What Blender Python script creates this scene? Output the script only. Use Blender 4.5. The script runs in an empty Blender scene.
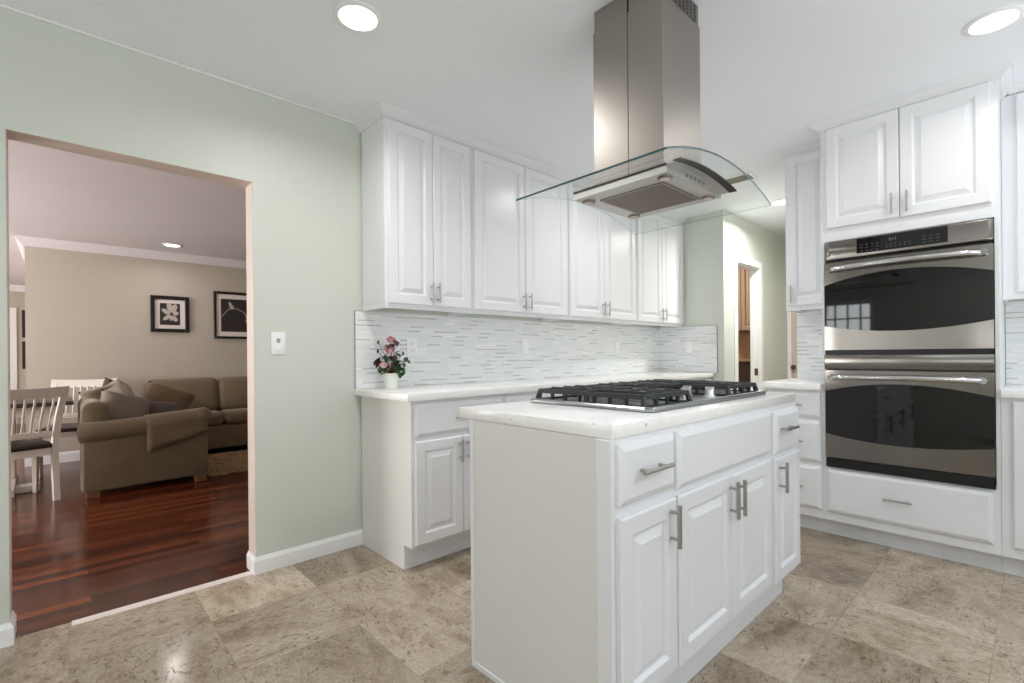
import bpy, bmesh, math, random
from mathutils import Vector, Matrix
random.seed(7)
S = bpy.context.scene
COL = S.collection
PI = math.pi
R = math.radians

# ------------------------------------------------------------------ camera
cam = bpy.data.cameras.new('camera')
cam.sensor_fit = 'HORIZONTAL'; cam.sensor_width = 36.0
cam.lens = 485.98 / 1024 * 36.0
cam.shift_y = (354.84 - 341.5) / 1024
cam.clip_start = 0.05; cam.clip_end = 60
camo = bpy.data.objects.new('camera', cam); COL.objects.link(camo)
yaw, roll = R(42.868), R(-0.5134)
F = Vector((math.sin(yaw), math.cos(yaw), 0)); RT = Vector((math.cos(yaw), -math.sin(yaw), 0)); UP = Vector((0, 0, 1))
r_ = RT * math.cos(roll) + UP * math.sin(roll); u_ = -RT * math.sin(roll) + UP * math.cos(roll)
m = Matrix((r_, u_, -F)).transposed().to_4x4()
m.translation = Vector((-1.2963, -2.7101, 1.105))
camo.matrix_world = m
S.camera = camo

# ------------------------------------------------------------------ exposure, sky, daylight
S.view_settings.view_transform = 'Standard'
S.view_settings.look = 'None'
S.view_settings.gamma = 1.0
S.view_settings.use_curve_mapping = False
S.view_settings.exposure = 0.1
S.cycles.max_bounces = 12; S.cycles.diffuse_bounces = 7; S.cycles.glossy_bounces = 6; S.cycles.transparent_max_bounces = 16
S.cycles.caustics_reflective = False; S.cycles.caustics_refractive = False
S.cycles.sample_clamp_indirect = 6.0

w = bpy.data.worlds.new('sky'); S.world = w; w.use_nodes = True
nt = w.node_tree; nt.nodes.clear()
sky = nt.nodes.new('ShaderNodeTexSky'); sky.sky_type = 'NISHITA'; sky.sun_disc = False
sky.sun_elevation = R(48); sky.sun_rotation = R(200)
bg = nt.nodes.new('ShaderNodeBackground'); bg.inputs['Strength'].default_value = 0.1
wo = nt.nodes.new('ShaderNodeOutputWorld')
nt.links.new(sky.outputs[0], bg.inputs[0]); nt.links.new(bg.outputs[0], wo.inputs[0])

def area(name, loc, direction, sx, sy, power, color=(1, 1, 1), shape='RECTANGLE'):
    l = bpy.data.lights.new(name, 'AREA'); l.shape = shape; l.size = sx
    if shape == 'RECTANGLE': l.size_y = sy
    l.energy = power; l.color = color
    o = bpy.data.objects.new(name, l); COL.objects.link(o)
    o.location = loc; o.rotation_euler = Vector(direction).to_track_quat('-Z', 'Y').to_euler()
    return o
# daylight by the left and dining-side windows, plus added fill lamps
REAR_Y, LEFT_X = -5.0, -3.2
area('rear_uplight', (0.1, REAR_Y - 0.14, 1.2), (0, 1, 5.0), 3.8, 2.2, 112, (0.94, 0.975, 1.0))  # added fill at the rear window, aimed up to brighten the ceiling
area('daylight_left', (LEFT_X - 0.14, -0.80, 1.35), (1, 0, 0.25), 0.62, 1.0, 13, (0.95, 0.98, 1.0))
area('left_rear_uplight', (LEFT_X - 0.14, -3.6, 1.3), (1, 0, 3.2), 2.0, 1.6, 34, (0.95, 0.98, 1.0))  # added lamp outside an unseen window, aimed up as fill
area('daylight_dining', (-4.74, 2.6, 1.35), (1, 0, 0.8), 2.0, 1.6, 235, (1.0, 0.97, 0.95))

area('passage_fill', (-4.74, 6.9, 1.35), (1, 0, 0.3), 2.0, 1.6, 90, (1.0, 0.97, 0.95))  # added lamp that brightens the dark passage

# ------------------------------------------------------------------ materials
def srgb(r, g, b):
    f = lambda c: (c / 255 / 12.92) if c / 255 <= 0.04045 else ((c / 255 + 0.055) / 1.055) ** 2.4
    return (f(r), f(g), f(b), 1)
class NB:
    def __init__(s, name):
        s.m = bpy.data.materials.new(name); s.m.use_nodes = True; s.t = s.m.node_tree
        s.b = s.t.nodes['Principled BSDF']; s.out = s.t.nodes['Material Output']
    def n(s, typ, **kw):
        x = s.t.nodes.new(typ)
        for k, v in kw.items(): setattr(x, k, v)
        return x
    def l(s, a, b): s.t.links.new(a, b)
    def val(s, sock, v):
        if hasattr(v, 'is_output') or isinstance(v, bpy.types.NodeSocket): s.l(v, sock)
        else: sock.default_value = v
    def math(s, op, a, b=None, c=None):
        x = s.n('ShaderNodeMath', operation=op)
        for i, v in enumerate((a, b, c)):
            if v is not None: s.val(x.inputs[i], v)
        return x.outputs[0]
    def mix(s, fac, a, b, blend='MIX'):
        x = s.n('ShaderNodeMix', data_type='RGBA', blend_type=blend)
        s.val(x.inputs[0], fac); s.val(x.inputs[6], a); s.val(x.inputs[7], b)
        return x.outputs[2]
    def pos(s):
        return s.n('ShaderNodeNewGeometry').outputs['Position']
    def obj(s):
        return s.n('ShaderNodeTexCoord').outputs['Object']
    def mapping(s, v, scale=(1, 1, 1), loc=(0, 0, 0), rot=(0, 0, 0)):
        x = s.n('ShaderNodeMapping'); s.l(v, x.inputs[0])
        x.inputs['Scale'].default_value = scale; x.inputs['Location'].default_value = loc; x.inputs['Rotation'].default_value = rot
        return x.outputs[0]
    def noise(s, v, scale, detail=4, rough=0.55, dist=0.0, wsock=None):
        x = s.n('ShaderNodeTexNoise')
        if wsock is not None: x.noise_dimensions = '4D'; s.l(wsock, x.inputs['W'])
        if v is not None: s.l(v, x.inputs['Vector'])
        x.inputs['Scale'].default_value = scale; x.inputs['Detail'].default_value = detail
        x.inputs['Roughness'].default_value = rough; x.inputs['Distortion'].default_value = dist
        return x.outputs[0]
    def ramp(s, f, stops):
        x = s.n('ShaderNodeValToRGB'); s.l(f, x.inputs[0])
        e = x.color_ramp.elements
        while len(e) < len(stops): e.new(0.5)
        for i, (p, c) in enumerate(stops): e[i].position = p; e[i].color = c
        return x.outputs[0]
    def bump(s, h, strength, dist=0.01):
        x = s.n('ShaderNodeBump'); x.inputs['Strength'].default_value = strength; x.inputs['Distance'].default_value = dist
        s.l(h, x.inputs['Height']); s.l(x.outputs[0], s.b.inputs['Normal'])
    def set(s, color=None, rough=None, metal=None, **kw):
        if color is not None: s.val(s.b.inputs['Base Color'], color)
        if rough is not None: s.val(s.b.inputs['Roughness'], rough)
        if metal is not None: s.val(s.b.inputs['Metallic'], metal)
        for k, v in kw.items(): s.val(s.b.inputs[k], v)
        return s.m
M = {}
def paint(name, c, rough, bumpy=0.0, scale=220, var=0.03):
    n = NB(name); p = n.pos()
    f = n.noise(p, 1.7, 3)
    hi = tuple(min(1, x * (1 + var)) for x in c[:3]) + (1,); lo = tuple(x * (1 - var) for x in c[:3]) + (1,)
    n.set(n.mix(f, lo, hi), rough)
    if bumpy: n.bump(n.noise(p, scale, 2), bumpy, 0.002)
    M[name] = n.m
paint('green_paint', srgb(207, 211, 202), 0.42, 0.25)
paint('ceiling_paint', srgb(238, 241, 246), 0.75, 0.2)
paint('white_paint', srgb(242, 242, 244), 0.42)
paint('trim_paint', srgb(238, 238, 238), 0.4)
paint('cabinet_paint', srgb(230, 231, 234), 0.30, 0.02, 60, 0.01)
paint('panel_paint', srgb(222, 220, 217), 0.42, 0.0, 60, 0.02)
paint('beige_paint', srgb(188, 178, 164), 0.6, 0.2)
paint('reveal_paint', srgb(222, 206, 196), 0.5)
paint('living_ceiling_paint', srgb(226, 217, 218), 0.8, 0.2)
paint('plastic_white', srgb(240, 240, 240), 0.35)
paint('laundry_wood', srgb(176, 148, 128), 0.45)
paint('door_wood', srgb(206, 186, 178), 0.5)
paint('frame_black', srgb(22, 15, 14), 0.3)
paint('mat_board', srgb(226, 214, 208), 0.8)
paint('print_dark', srgb(48, 40, 38), 0.45)
paint('print_pale', srgb(190, 176, 170), 0.6)
paint('print_pink', srgb(196, 158, 162), 0.6)
paint('cast_iron', srgb(34, 36, 40), 0.42, 0.2, 400)
paint('black_plastic', srgb(14, 14, 16), 0.3)
paint('dark_seat', srgb(38, 24, 22), 0.35)
paint('dark_wood', srgb(52, 34, 30), 0.3)
paint('chair_paint', srgb(226, 216, 206), 0.4)
paint('oak_leg', srgb(112, 74, 34), 0.4)
paint('brass', srgb(90, 62, 40), 0.35)
paint('pot_ceramic', srgb(226, 228, 220), 0.4)
paint('leaf_green', srgb(52, 92, 56), 0.5, 0, 60, 0.35)
paint('leaf_olive', srgb(110, 118, 62), 0.5, 0, 60, 0.3)
paint('leaf_dark', srgb(74, 42, 42), 0.5, 0, 60, 0.3)
paint('petal_deep', srgb(214, 112, 128), 0.6, 0, 60, 0.2)
paint('petal_pink', srgb(246, 192, 198), 0.6, 0, 60, 0.2)
paint('petal_cream', srgb(238, 196, 186), 0.6, 0, 60, 0.15)
paint('stem_brown', srgb(70, 58, 40), 0.6)
paint('grey_metal', srgb(150, 150, 152), 0.4)
paint('vent_paint', srgb(128, 120, 112), 0.5)
paint('laundry_dark', srgb(70, 48, 36), 0.5)
paint('laundry_tan', srgb(170, 138, 108), 0.6)

def steel(name, c, rough, vertical=True, strength=0.12, metal_aniso=True):
    n = NB(name); p = n.obj()
    s = n.noise(n.mapping(p, (900, 900, 4) if vertical else (4, 4, 900)), 1.0, 2)
    n.set(c, n.math('MULTIPLY_ADD', s, strength, rough), 1.0)
    n.bump(s, 0.012, 0.001)
    if not vertical and metal_aniso:
        tg = n.n('ShaderNodeTangent', direction_type='RADIAL', axis='Z'); n.l(tg.outputs[0], n.b.inputs['Tangent']); n.b.inputs['Anisotropic'].default_value = 0.75
    M[name] = n.m
steel('stainless', srgb(158, 152, 146), 0.36, True, 0.05)
steel('stainless_horizontal', srgb(132, 127, 122), 0.2, False, 0.05)
steel('hood_steel', srgb(205, 203, 200), 0.42, False, 0.05, False)
steel('nickel', srgb(178, 176, 172), 0.28)
steel('chrome', srgb(215, 215, 215), 0.1, True, 0.03)
steel('knob_steel', srgb(225, 225, 226), 0.3, True, 0.03)
steel('steel_tray', srgb(158, 160, 162), 0.25)
def hood_filter():
    n = NB('filter_mesh'); p = n.obj()
    ws = n.n('ShaderNodeTexWave', wave_type='BANDS'); n.l(p, ws.inputs[0]); ws.inputs['Scale'].default_value = 90
    n.set(n.mix(ws.outputs['Fac'], srgb(92, 78, 70), srgb(140, 124, 114)), 0.45, 0.8)
    M['filter_mesh'] = n.m
hood_filter()
def glass(name, tint, gl=0.08):
    n = NB(name); t = n.t
    tr = n.n('ShaderNodeBsdfTransparent'); tr.inputs[0].default_value = tint
    g = n.n('ShaderNodeBsdfGlossy'); g.inputs['Roughness'].default_value = 0.02
    lw = n.n('ShaderNodeLayerWeight'); lw.inputs[0].default_value = 0.5
    fr = n.math('MULTIPLY_ADD', n.math('POWER', lw.outputs['Facing'], 4.0), 0.30, 0.02)
    mx = n.n('ShaderNodeMixShader'); n.l(fr, mx.inputs[0]); n.l(tr.outputs[0], mx.inputs[1]); n.l(g.outputs[0], mx.inputs[2])
    n.l(mx.outputs[0], n.out.inputs[0]); M[name] = n.m
glass('canopy_glass', (0.975, 0.988, 0.985, 1))
glass('window_glass', (0.97, 0.98, 0.98, 1))
n = NB('rim_shaded'); n.set(srgb(58, 84, 90), 0.15); M['rim_shaded'] = n.m  # shade on the near canopy edges, put into their colour
glass('rim_lit', (0.80, 0.90, 0.90, 1))  # far edges of the same glass, coloured lighter as if lit
n = NB('oven_glass'); n.set(srgb(7, 8, 9), 0.03, 0.0); n.b.inputs['Specular IOR Level'].default_value = 0.6; M['oven_glass'] = n.m
n = NB('display_glass'); n.set(srgb(10, 10, 13), 0.05); M['display_glass'] = n.m
def emit(name, c, st):
    n = NB(name); n.set(c, 0.5); n.val(n.b.inputs['Emission Color'], c); n.b.inputs['Emission Strength'].default_value = st; M[name] = n.m
emit('lamp_lens', (1, 0.99, 0.97, 1), 6.0)
emit('display_digits', srgb(110, 130, 100), 0.12)
paint('key_print', srgb(78, 78, 84), 0.5)

def quartz():
    n = NB('quartz'); p = n.pos()
    v = n.noise(p, 3.2, 8, 0.6, 1.4)
    vein = n.ramp(v, [(0.47, (0, 0, 0, 1)), (0.5, (1, 1, 1, 1)), (0.53, (0, 0, 0, 1))])
    sp = n.n('ShaderNodeTexVoronoi'); n.l(p, sp.inputs['Vector']); sp.inputs['Scale'].default_value = 26
    fl = n.math('MULTIPLY', n.math('LESS_THAN', sp.outputs['Distance'], 0.11), n.math('GREATER_THAN', n.noise(p, 5, 2), 0.50))
    c = n.mix(n.math('MULTIPLY', vein, 0.16), srgb(244, 243, 242), srgb(206, 202, 196))
    c = n.mix(n.math('MULTIPLY', fl, 0.75), c, srgb(150, 140, 126))
    n.set(c, 0.16); M['quartz'] = n.m
quartz()

def travertine():
    n = NB('travertine'); p = n.pos()
    tx, ty = 0.44, 0.4475
    pv = n.mapping(p, (1, 1, 0), (0.402 + 20 * tx, 0.808 + 20 * ty, 0))
    b = n.n('ShaderNodeTexBrick'); n.l(pv, b.inputs['Vector'])
    b.offset = 0.0; b.squash = 1.0; b.inputs['Scale'].default_value = 1.0
    b.inputs['Brick Width'].default_value = tx; b.inputs['Row Height'].default_value = ty
    b.inputs['Mortar Size'].default_value = 0.0014; b.inputs['Mortar Smooth'].default_value = 0.3; b.inputs['Bias'].default_value = 0
    b.inputs['Color1'].default_value = (0, 0, 0, 1); b.inputs['Color2'].default_value = (1, 1, 1, 1)
    rnd = n.n('ShaderNodeSeparateColor'); n.l(b.outputs['Color'], rnd.inputs[0]); rv = rnd.outputs[0]
    wv = n.math('MULTIPLY', rv, 37.0)
    # the bedding of each slab runs along its own direction
    sel = n.math('GREATER_THAN', n.math('FRACT', n.math('MULTIPLY', rv, 7.31)), 0.45)
    va = n.mapping(p, (1.0, 2.0, 1)); vb = n.mapping(p, (2.0, 1.15, 1), (3, 5, 0))
    mv = n.n('ShaderNodeMix', data_type='VECTOR'); n.l(sel, mv.inputs[0]); n.l(va, mv.inputs[4]); n.l(vb, mv.inputs[5])
    big = n.noise(mv.outputs[1], 1.5, 8, 0.62, 0.9, wv)
    fine = n.noise(mv.outputs[1], 14, 7, 0.7, 0.5, wv)
    pits = n.noise(mv.outputs[1], 30, 5, 0.7, 0.8, wv)
    zone = n.noise(p, 3.0, 2, 0.5, 0.0, wv)
    base = n.ramp(big, [(0.30, srgb(112, 92, 69)), (0.42, srgb(150, 131, 107)), (0.54, srgb(184, 170, 149)), (0.68, srgb(138, 117, 90))])
    fcon = n.ramp(fine, [(0.36, (0, 0, 0, 1)), (0.66, (1, 1, 1, 1))])
    base = n.mix(n.math('MULTIPLY', fcon, 0.45), base, srgb(200, 189, 174))
    grain = n.ramp(n.noise(mv.outputs[1], 55, 4, 0.75, 0.4, wv), [(0.40, (0.72, 0.70, 0.68, 1)), (0.56, (1, 1, 1, 1))])
    base = n.mix(0.8, base, grain, 'MULTIPLY')
    pit = n.ramp(pits, [(0.0, (1, 1, 1, 1)), (0.39, (1, 1, 1, 1)), (0.45, (0, 0, 0, 1))])
    pit = n.math('MULTIPLY', pit, n.math('GREATER_THAN', zone, 0.44))
    base = n.mix(n.math('MULTIPLY', pit, 0.75), base, srgb(112, 90, 72))
    tone = n.math('MULTIPLY_ADD', n.math('POWER', rv, 2.6), 0.44, 0.84)
    tc = n.n('ShaderNodeCombineColor')
    for i in range(3): n.l(tone, tc.inputs[i])
    base = n.mix(1.0, base, tc.outputs[0], 'MULTIPLY')
    g = n.mix(n.math('MULTIPLY', b.outputs['Fac'], 0.35), base, srgb(140, 126, 108))
    n.set(g, n.math('MULTIPLY_ADD', fine, 0.14, 0.07))
    n.bump(n.math('ADD', n.math('MULTIPLY', pit, -0.25), n.math('MULTIPLY', b.outputs['Fac'], -0.6)), 0.25, 0.003)
    M['travertine'] = n.m
travertine()

def planks():
    n = NB('hardwood'); p = n.pos()
    b = n.n('ShaderNodeTexBrick'); n.l(n.mapping(p, (1, 1, 0), (30, 30, 0)), b.inputs['Vector'])
    b.offset = 0.37; b.inputs['Scale'].default_value = 1.0
    b.inputs['Brick Width'].default_value = 0.8; b.inputs['Row Height'].default_value = 0.065
    b.inputs['Mortar Size'].default_value = 0.0016; b.inputs['Bias'].default_value = 0
    b.inputs['Color1'].default_value = (0, 0, 0, 1); b.inputs['Color2'].default_value = (1, 1, 1, 1)
    rnd = n.n('ShaderNodeSeparateColor'); n.l(b.outputs['Color'], rnd.inputs[0]); rv = rnd.outputs[0]
    g = n.noise(n.mapping(p, (2.2, 34, 1)), 1.0, 6, 0.6, 0.6, n.math('MULTIPLY', rv, 23.0))
    c = n.ramp(n.math('ADD', n.math('MULTIPLY', rv, 0.78), n.math('MULTIPLY', g, 0.28)),
               [(0.10, srgb(46, 15, 8)), (0.5, srgb(80, 31, 12)), (0.95, srgb(124, 60, 22))])
    c = n.mix(n.math('MULTIPLY', b.outputs['Fac'], 0.7), c, srgb(36, 14, 10))
    n.set(c, n.math('MULTIPLY_ADD', g, 0.12, 0.12))
    n.bump(n.math('MULTIPLY', b.outputs['Fac'], -1.0), 0.2, 0.001)
    M['hardwood'] = n.m
planks()

def mosaic():
    # staggered light glass and stone strips with thin darker accent strips
    n = NB('mosaic'); p = n.pos(); sx = n.n('ShaderNodeSeparateXYZ'); n.l(p, sx.inputs[0])
    u = n.math('ADD', sx.outputs[0], sx.outputs[1]); z = sx.outputs[2]
    P = 0.0285
    zr = n.math('DIVIDE', n.math('SUBTRACT', z, 0.9145), P)
    row = n.math('FLOOR', zr); fr = n.math('FRACT', zr)
    thin = n.math('LESS_THAN', fr, 0.25)
    wn = n.n('ShaderNodeTexWhiteNoise', noise_dimensions='1D'); n.l(row, wn.inputs['W'])
    uu = n.math('ADD', n.math('DIVIDE', u, 0.1), n.math('MULTIPLY', n.math('FLOOR', n.math('MULTIPLY', wn.outputs[0], 4.0)), 0.25))
    cell = n.math('FLOOR', uu); fu = n.math('FRACT', uu)
    cv = n.n('ShaderNodeCombineXYZ'); n.l(cell, cv.inputs[0]); n.l(row, cv.inputs[1]); n.l(thin, cv.inputs[2])
    w2 = n.n('ShaderNodeTexWhiteNoise', noise_dimensions='3D'); n.l(cv.outputs[0], w2.inputs[0])
    rv = w2.outputs[0]
    light = n.ramp(rv, [(0.0, srgb(225, 228, 230)), (0.5, srgb(230, 232, 234)), (1.0, srgb(235, 236, 237))])
    acc = n.ramp(rv, [(0.0, srgb(184, 188, 188)), (0.10, srgb(200, 197, 191)), (0.22, srgb(228, 230, 231)), (0.86, srgb(234, 235, 236)), (0.9, srgb(248, 248, 247))])
    acc.node.color_ramp.interpolation = 'CONSTANT'
    c = n.mix(thin, light, acc)
    joint = n.math('MAXIMUM', n.math('LESS_THAN', fu, 0.012), n.math('MAXIMUM', n.math('LESS_THAN', fr, 0.03), n.math('LESS_THAN', n.math('ABSOLUTE', n.math('SUBTRACT', fr, 0.25)), 0.02)))
    c = n.mix(n.math('MULTIPLY', joint, 0.5), c, srgb(214, 216, 217))
    n.set(c, 0.22); M['mosaic'] = n.m
mosaic()

def fabric(name, c1, c2, scale=9):
    n = NB(name); p = n.obj()
    f = n.noise(p, scale, 5, 0.6); w_ = n.noise(p, 130, 4)
    c = n.mix(f, c1, c2); c = n.mix(n.math('MULTIPLY', w_, 0.6), c, tuple(x * 0.6 for x in c1[:3]) + (1,))
    n.set(c, 0.9); n.b.inputs['Sheen Weight'].default_value = 0.25
    n.bump(w_, 0.5, 0.003); M[name] = n.m
fabric('sofa_fabric', srgb(112, 94, 72), srgb(134, 114, 90))
fabric('pillow_grey', srgb(120, 104, 92), srgb(140, 124, 110), 14)
fabric('pillow_pattern', srgb(86, 72, 56), srgb(160, 142, 118), 26)
fabric('pillow_brown', srgb(84, 62, 38), srgb(132, 102, 64), 34)
fabric('pillow_dark', srgb(62, 48, 40), srgb(84, 66, 54), 20)
def rugm():
    n = NB('rug_weave'); p = n.obj(); sx = n.n('ShaderNodeSeparateXYZ'); n.l(p, sx.inputs[0])
    f = n.noise(n.mapping(p, (9, 1.5, 1)), 1.0, 3, 0.5)
    c = n.ramp(f, [(0.3, srgb(112, 70, 44)), (0.45, srgb(150, 118, 78)), (0.55, srgb(110, 92, 62)), (0.7, srgb(172, 140, 100))])
    n.set(c, 0.95); n.bump(n.noise(p, 300, 2), 0.5, 0.003); M['rug_weave'] = n.m
rugm()

# ------------------------------------------------------------------ builders
def bm_box(bm, x0, x1, y0, y1, z0, z1, bev=0.0, seg=1, mi=0):
    r = bmesh.ops.create_cube(bm, size=1.0)
    vs = r['verts']
    for v in vs:
        v.co.x = x0 if v.co.x < 0 else x1; v.co.y = y0 if v.co.y < 0 else y1; v.co.z = z0 if v.co.z < 0 else z1
    fs = {f for v in vs for f in v.link_faces}
    for f in fs: f.material_index = mi
    if bev > 0:
        es = list({e for v in vs for e in v.link_edges})
        bmesh.ops.bevel(bm, geom=es, offset=bev, segments=seg, affect='EDGES', profile=0.5)
def bm_tube(bm, a, b, ra, rb=None, seg=16, cap=True, mi=0):
    a, b = Vector(a), Vector(b); rb = ra if rb is None else rb
    d = b - a; q = Vector((0, 0, 1)).rotation_difference(d)
    mt = Matrix.Translation((a + b) / 2) @ q.to_matrix().to_4x4()
    r = bmesh.ops.create_cone(bm, cap_ends=cap, segments=seg, radius1=max(ra, 1e-5), radius2=max(rb, 1e-5), depth=d.length, matrix=mt)
    for v in r['verts']:
        for f in v.link_faces: f.material_index = mi
def bm_path(bm, pts, rad, seg=12, mi=0):
    # a round rod through points, radius may vary
    rings = []
    pts = [Vector(p) for p in pts]
    for i, p in enumerate(pts):
        t = (pts[min(i + 1, len(pts) - 1)] - pts[max(i - 1, 0)]).normalized()
        up = Vector((0, 0, 1)) if abs(t.z) < 0.9 else Vector((1, 0, 0))
        a = t.cross(up).normalized(); b = t.cross(a).normalized()
        rr = rad[i] if isinstance(rad, (list, tuple)) else rad
        rings.append([bm.verts.new(p + (a * math.cos(2 * PI * k / seg) + b * math.sin(2 * PI * k / seg)) * rr) for k in range(seg)])
    for i in range(len(rings) - 1):
        for k in range(seg):
            f = bm.faces.new((rings[i][k], rings[i][(k + 1) % seg], rings[i + 1][(k + 1) % seg], rings[i + 1][k])); f.material_index = mi
    for rg in (rings[0], rings[-1]):
        f = bm.faces.new(rg); f.material_index = mi
def bm_lathe(bm, prof, seg=24, c=(0, 0, 0), mi=0):
    rings = []
    for r_, z in prof:
        rings.append([bm.verts.new((c[0] + r_ * math.cos(2 * PI * k / seg), c[1] + r_ * math.sin(2 * PI * k / seg), c[2] + z)) for k in range(seg)])
    for i in range(len(rings) - 1):
        for k in range(seg):
            f = bm.faces.new((rings[i][k], rings[i][(k + 1) % seg], rings[i + 1][(k + 1) % seg], rings[i + 1][k])); f.material_index = mi
    for rg in (rings[0], rings[-1]):
        f = bm.faces.new(rg); f.material_index = mi
def bm_prism(bm, poly, axis, a0, a1, mi=0):
    # extrude a 2-D outline along an axis: 'x' -> poly in (y,z), 'y' -> (x,z), 'z' -> (x,y)
    def P(u, v, t):
        return {'x': (t, u, v), 'y': (u, t, v), 'z': (u, v, t)}[axis]
    A = [bm.verts.new(P(u, v, a0)) for u, v in poly]; B = [bm.verts.new(P(u, v, a1)) for u, v in poly]
    k = len(poly)
    fs = [bm.faces.new(A), bm.faces.new(B)] + [bm.faces.new((A[i], A[(i + 1) % k], B[(i + 1) % k], B[i])) for i in range(k)]
    for f in fs: f.material_index = mi
def finish(name, bm, mats, parent=None, smooth=35, loc=None, rot=None):
    bmesh.ops.recalc_face_normals(bm, faces=bm.faces[:])
    me = bpy.data.meshes.new(name); bm.to_mesh(me); bm.free()
    for mm in (mats if isinstance(mats, (list, tuple)) else [mats]): me.materials.append(M[mm])
    o = bpy.data.objects.new(name, me); COL.objects.link(o)
    if smooth:
        me.polygons.foreach_set('use_smooth', [True] * len(me.polygons))
        me.set_sharp_from_angle(angle=R(smooth))
    if parent is not None: o.parent = parent
    if loc: o.location = loc
    if rot is not None: o.rotation_euler = (0, 0, rot)
    return o
def tag(o, label, cat, group=None, kind=None):
    o['label'] = label; o['category'] = cat
    if group: o['group'] = group
    if kind: o['kind'] = kind
    return o
def thing(name, label, cat, loc=(0, 0, 0), rot=0, group=None):
    o = bpy.data.objects.new(name, None); o.empty_display_size = 0.1; COL.objects.link(o)
    o.location = loc; o.rotation_euler = (0, 0, rot)
    return tag(o, label, cat, group)
def struct(name, bm, mats, label=None, smooth=None):
    o = finish(name, bm, mats, None, smooth); o['kind'] = 'structure'
    o['label'] = label or name; o['category'] = name.split('_')[0].split('.')[0]
    return o
def copy_tree(o, parent=None):
    c = o.copy(); COL.objects.link(c)
    if parent is not None: c.parent = parent
    for ch in list(o.children): copy_tree(ch, c)
    return c
def new(): return bmesh.new()
def boxes(*bs, bev=0.0):
    bm = new()
    for b in bs: bm_box(bm, *b, bev=bev)
    return bm

# raised-panel door: local x = width, z = height, front towards -y, back at y = 0
def panel_bm(wd, ht, th=0.02, stile=0.055, raised=True):
    bm = new()
    if raised:
        prof = [(0, 0, 0), (0, 0, th - 0.005), (0.005, 0, th), (stile - 0.003, 0, th), (stile + 0.001, 0, th - 0.003), (stile + 0.006, 0, th - 0.0105), (stile + 0.011, 0, th - 0.0112),
                (stile + 0.034, 0, th - 0.0022), (stile + 0.036, 0, th - 0.0005)]
    else:
        prof = [(0, 0, 0), (0, 0, th - 0.011), (0.0025, 0, th - 0.008), (0.017, 0, th - 0.001), (0.019, 0, th)]
    rings = []
    for ins, _, d in prof:
        rings.append([bm.verts.new(c) for c in ((ins, -d, ins), (wd - ins, -d, ins), (wd - ins, -d, ht - ins), (ins, -d, ht - ins))])
    bm.faces.new(rings[0])
    for a, b in zip(rings, rings[1:]):
        for k in range(4): bm.faces.new((a[k], a[(k + 1) % 4], b[(k + 1) % 4], b[k]))
    bm.faces.new(rings[-1])
    return bm
def handle_bm(length, vertical, rad=0.0055, stand=0.03):
    # bar pull centred on the origin, standing off towards -y
    bm = new(); h = length / 2; p = h * 0.62
    ax = (lambda t, y: (0, y, t)) if vertical else (lambda t, y: (t, y, 0))
    bm_tube(bm, ax(-h, -stand), ax(h, -stand), rad, seg=16)
    for s in (-p, p): bm_tube(bm, ax(s, 0), ax(s, -stand), rad * 0.72, seg=12)
    return bm
def add_door(parent, x0, x1, z0, z1, y, hx=None, hz=None, hl=0.115, hr=0.0055, stile=0.055, name='door'):
    d = finish(name, panel_bm(x1 - x0, z1 - z0, stile=stile), 'cabinet_paint', parent, 20, (x0, y, z0))
    if hx is not None:
        h = finish('handle', handle_bm(hl, True, hr), 'nickel', d, 35, (hx - x0, -0.0198, hz - z0)); h['label'] = 'brushed nickel bar handle'
    return d
def add_drawer(parent, x0, x1, z0, z1, y, hx=None, hz=None, hl=0.125, hr=0.0055, name='drawer'):
    d = finish(name, panel_bm(x1 - x0, z1 - z0, raised=False), 'cabinet_paint', parent, 20, (x0, y, z0))
    if hx is not None:
        h = finish('handle', handle_bm(hl, False, hr), 'nickel', d, 35, (hx - x0, -0.0198, hz - z0)); h['label'] = 'brushed nickel bar handle'
    return d

# ------------------------------------------------------------------ room shell
ZC, ZL = 2.47, 2.36
XJ, XL, ZO, WT = -0.574, -1.449, 1.999, 0.122
XR = 3.333; YB = -0.694; XW = 2.65; YH = -1.524; XE = 5.05; FY = 4.363
struct('floor', boxes((LEFT_X, XE, REAR_Y, 0.0, -0.05, 0.0), (LEFT_X, XJ, 0.0, 0.05, -0.05, 0.0)), 'travertine', 'polished beige travertine tile floor of the kitchen')
struct('trim_1', boxes((-1.27, XJ, 0.0015, 0.05, -0.01, 0.004)), 'mat_board', 'pale marble threshold strip between tile and hardwood')
struct('floor', boxes((-6, 3.3, 0.05, 9.2, -0.05, -0.001)), 'hardwood', 'dark red hardwood plank floor of the living room')
struct('ceiling', boxes((LEFT_X, XE + 0.1, REAR_Y, 1.6, ZC, ZC + 0.08)), 'ceiling_paint', 'white kitchen ceiling')
struct('ceiling', boxes((-6, XR, WT, 9.2, ZL, ZL + 0.06)), 'living_ceiling_paint', 'pinkish white living room ceiling')
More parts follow.
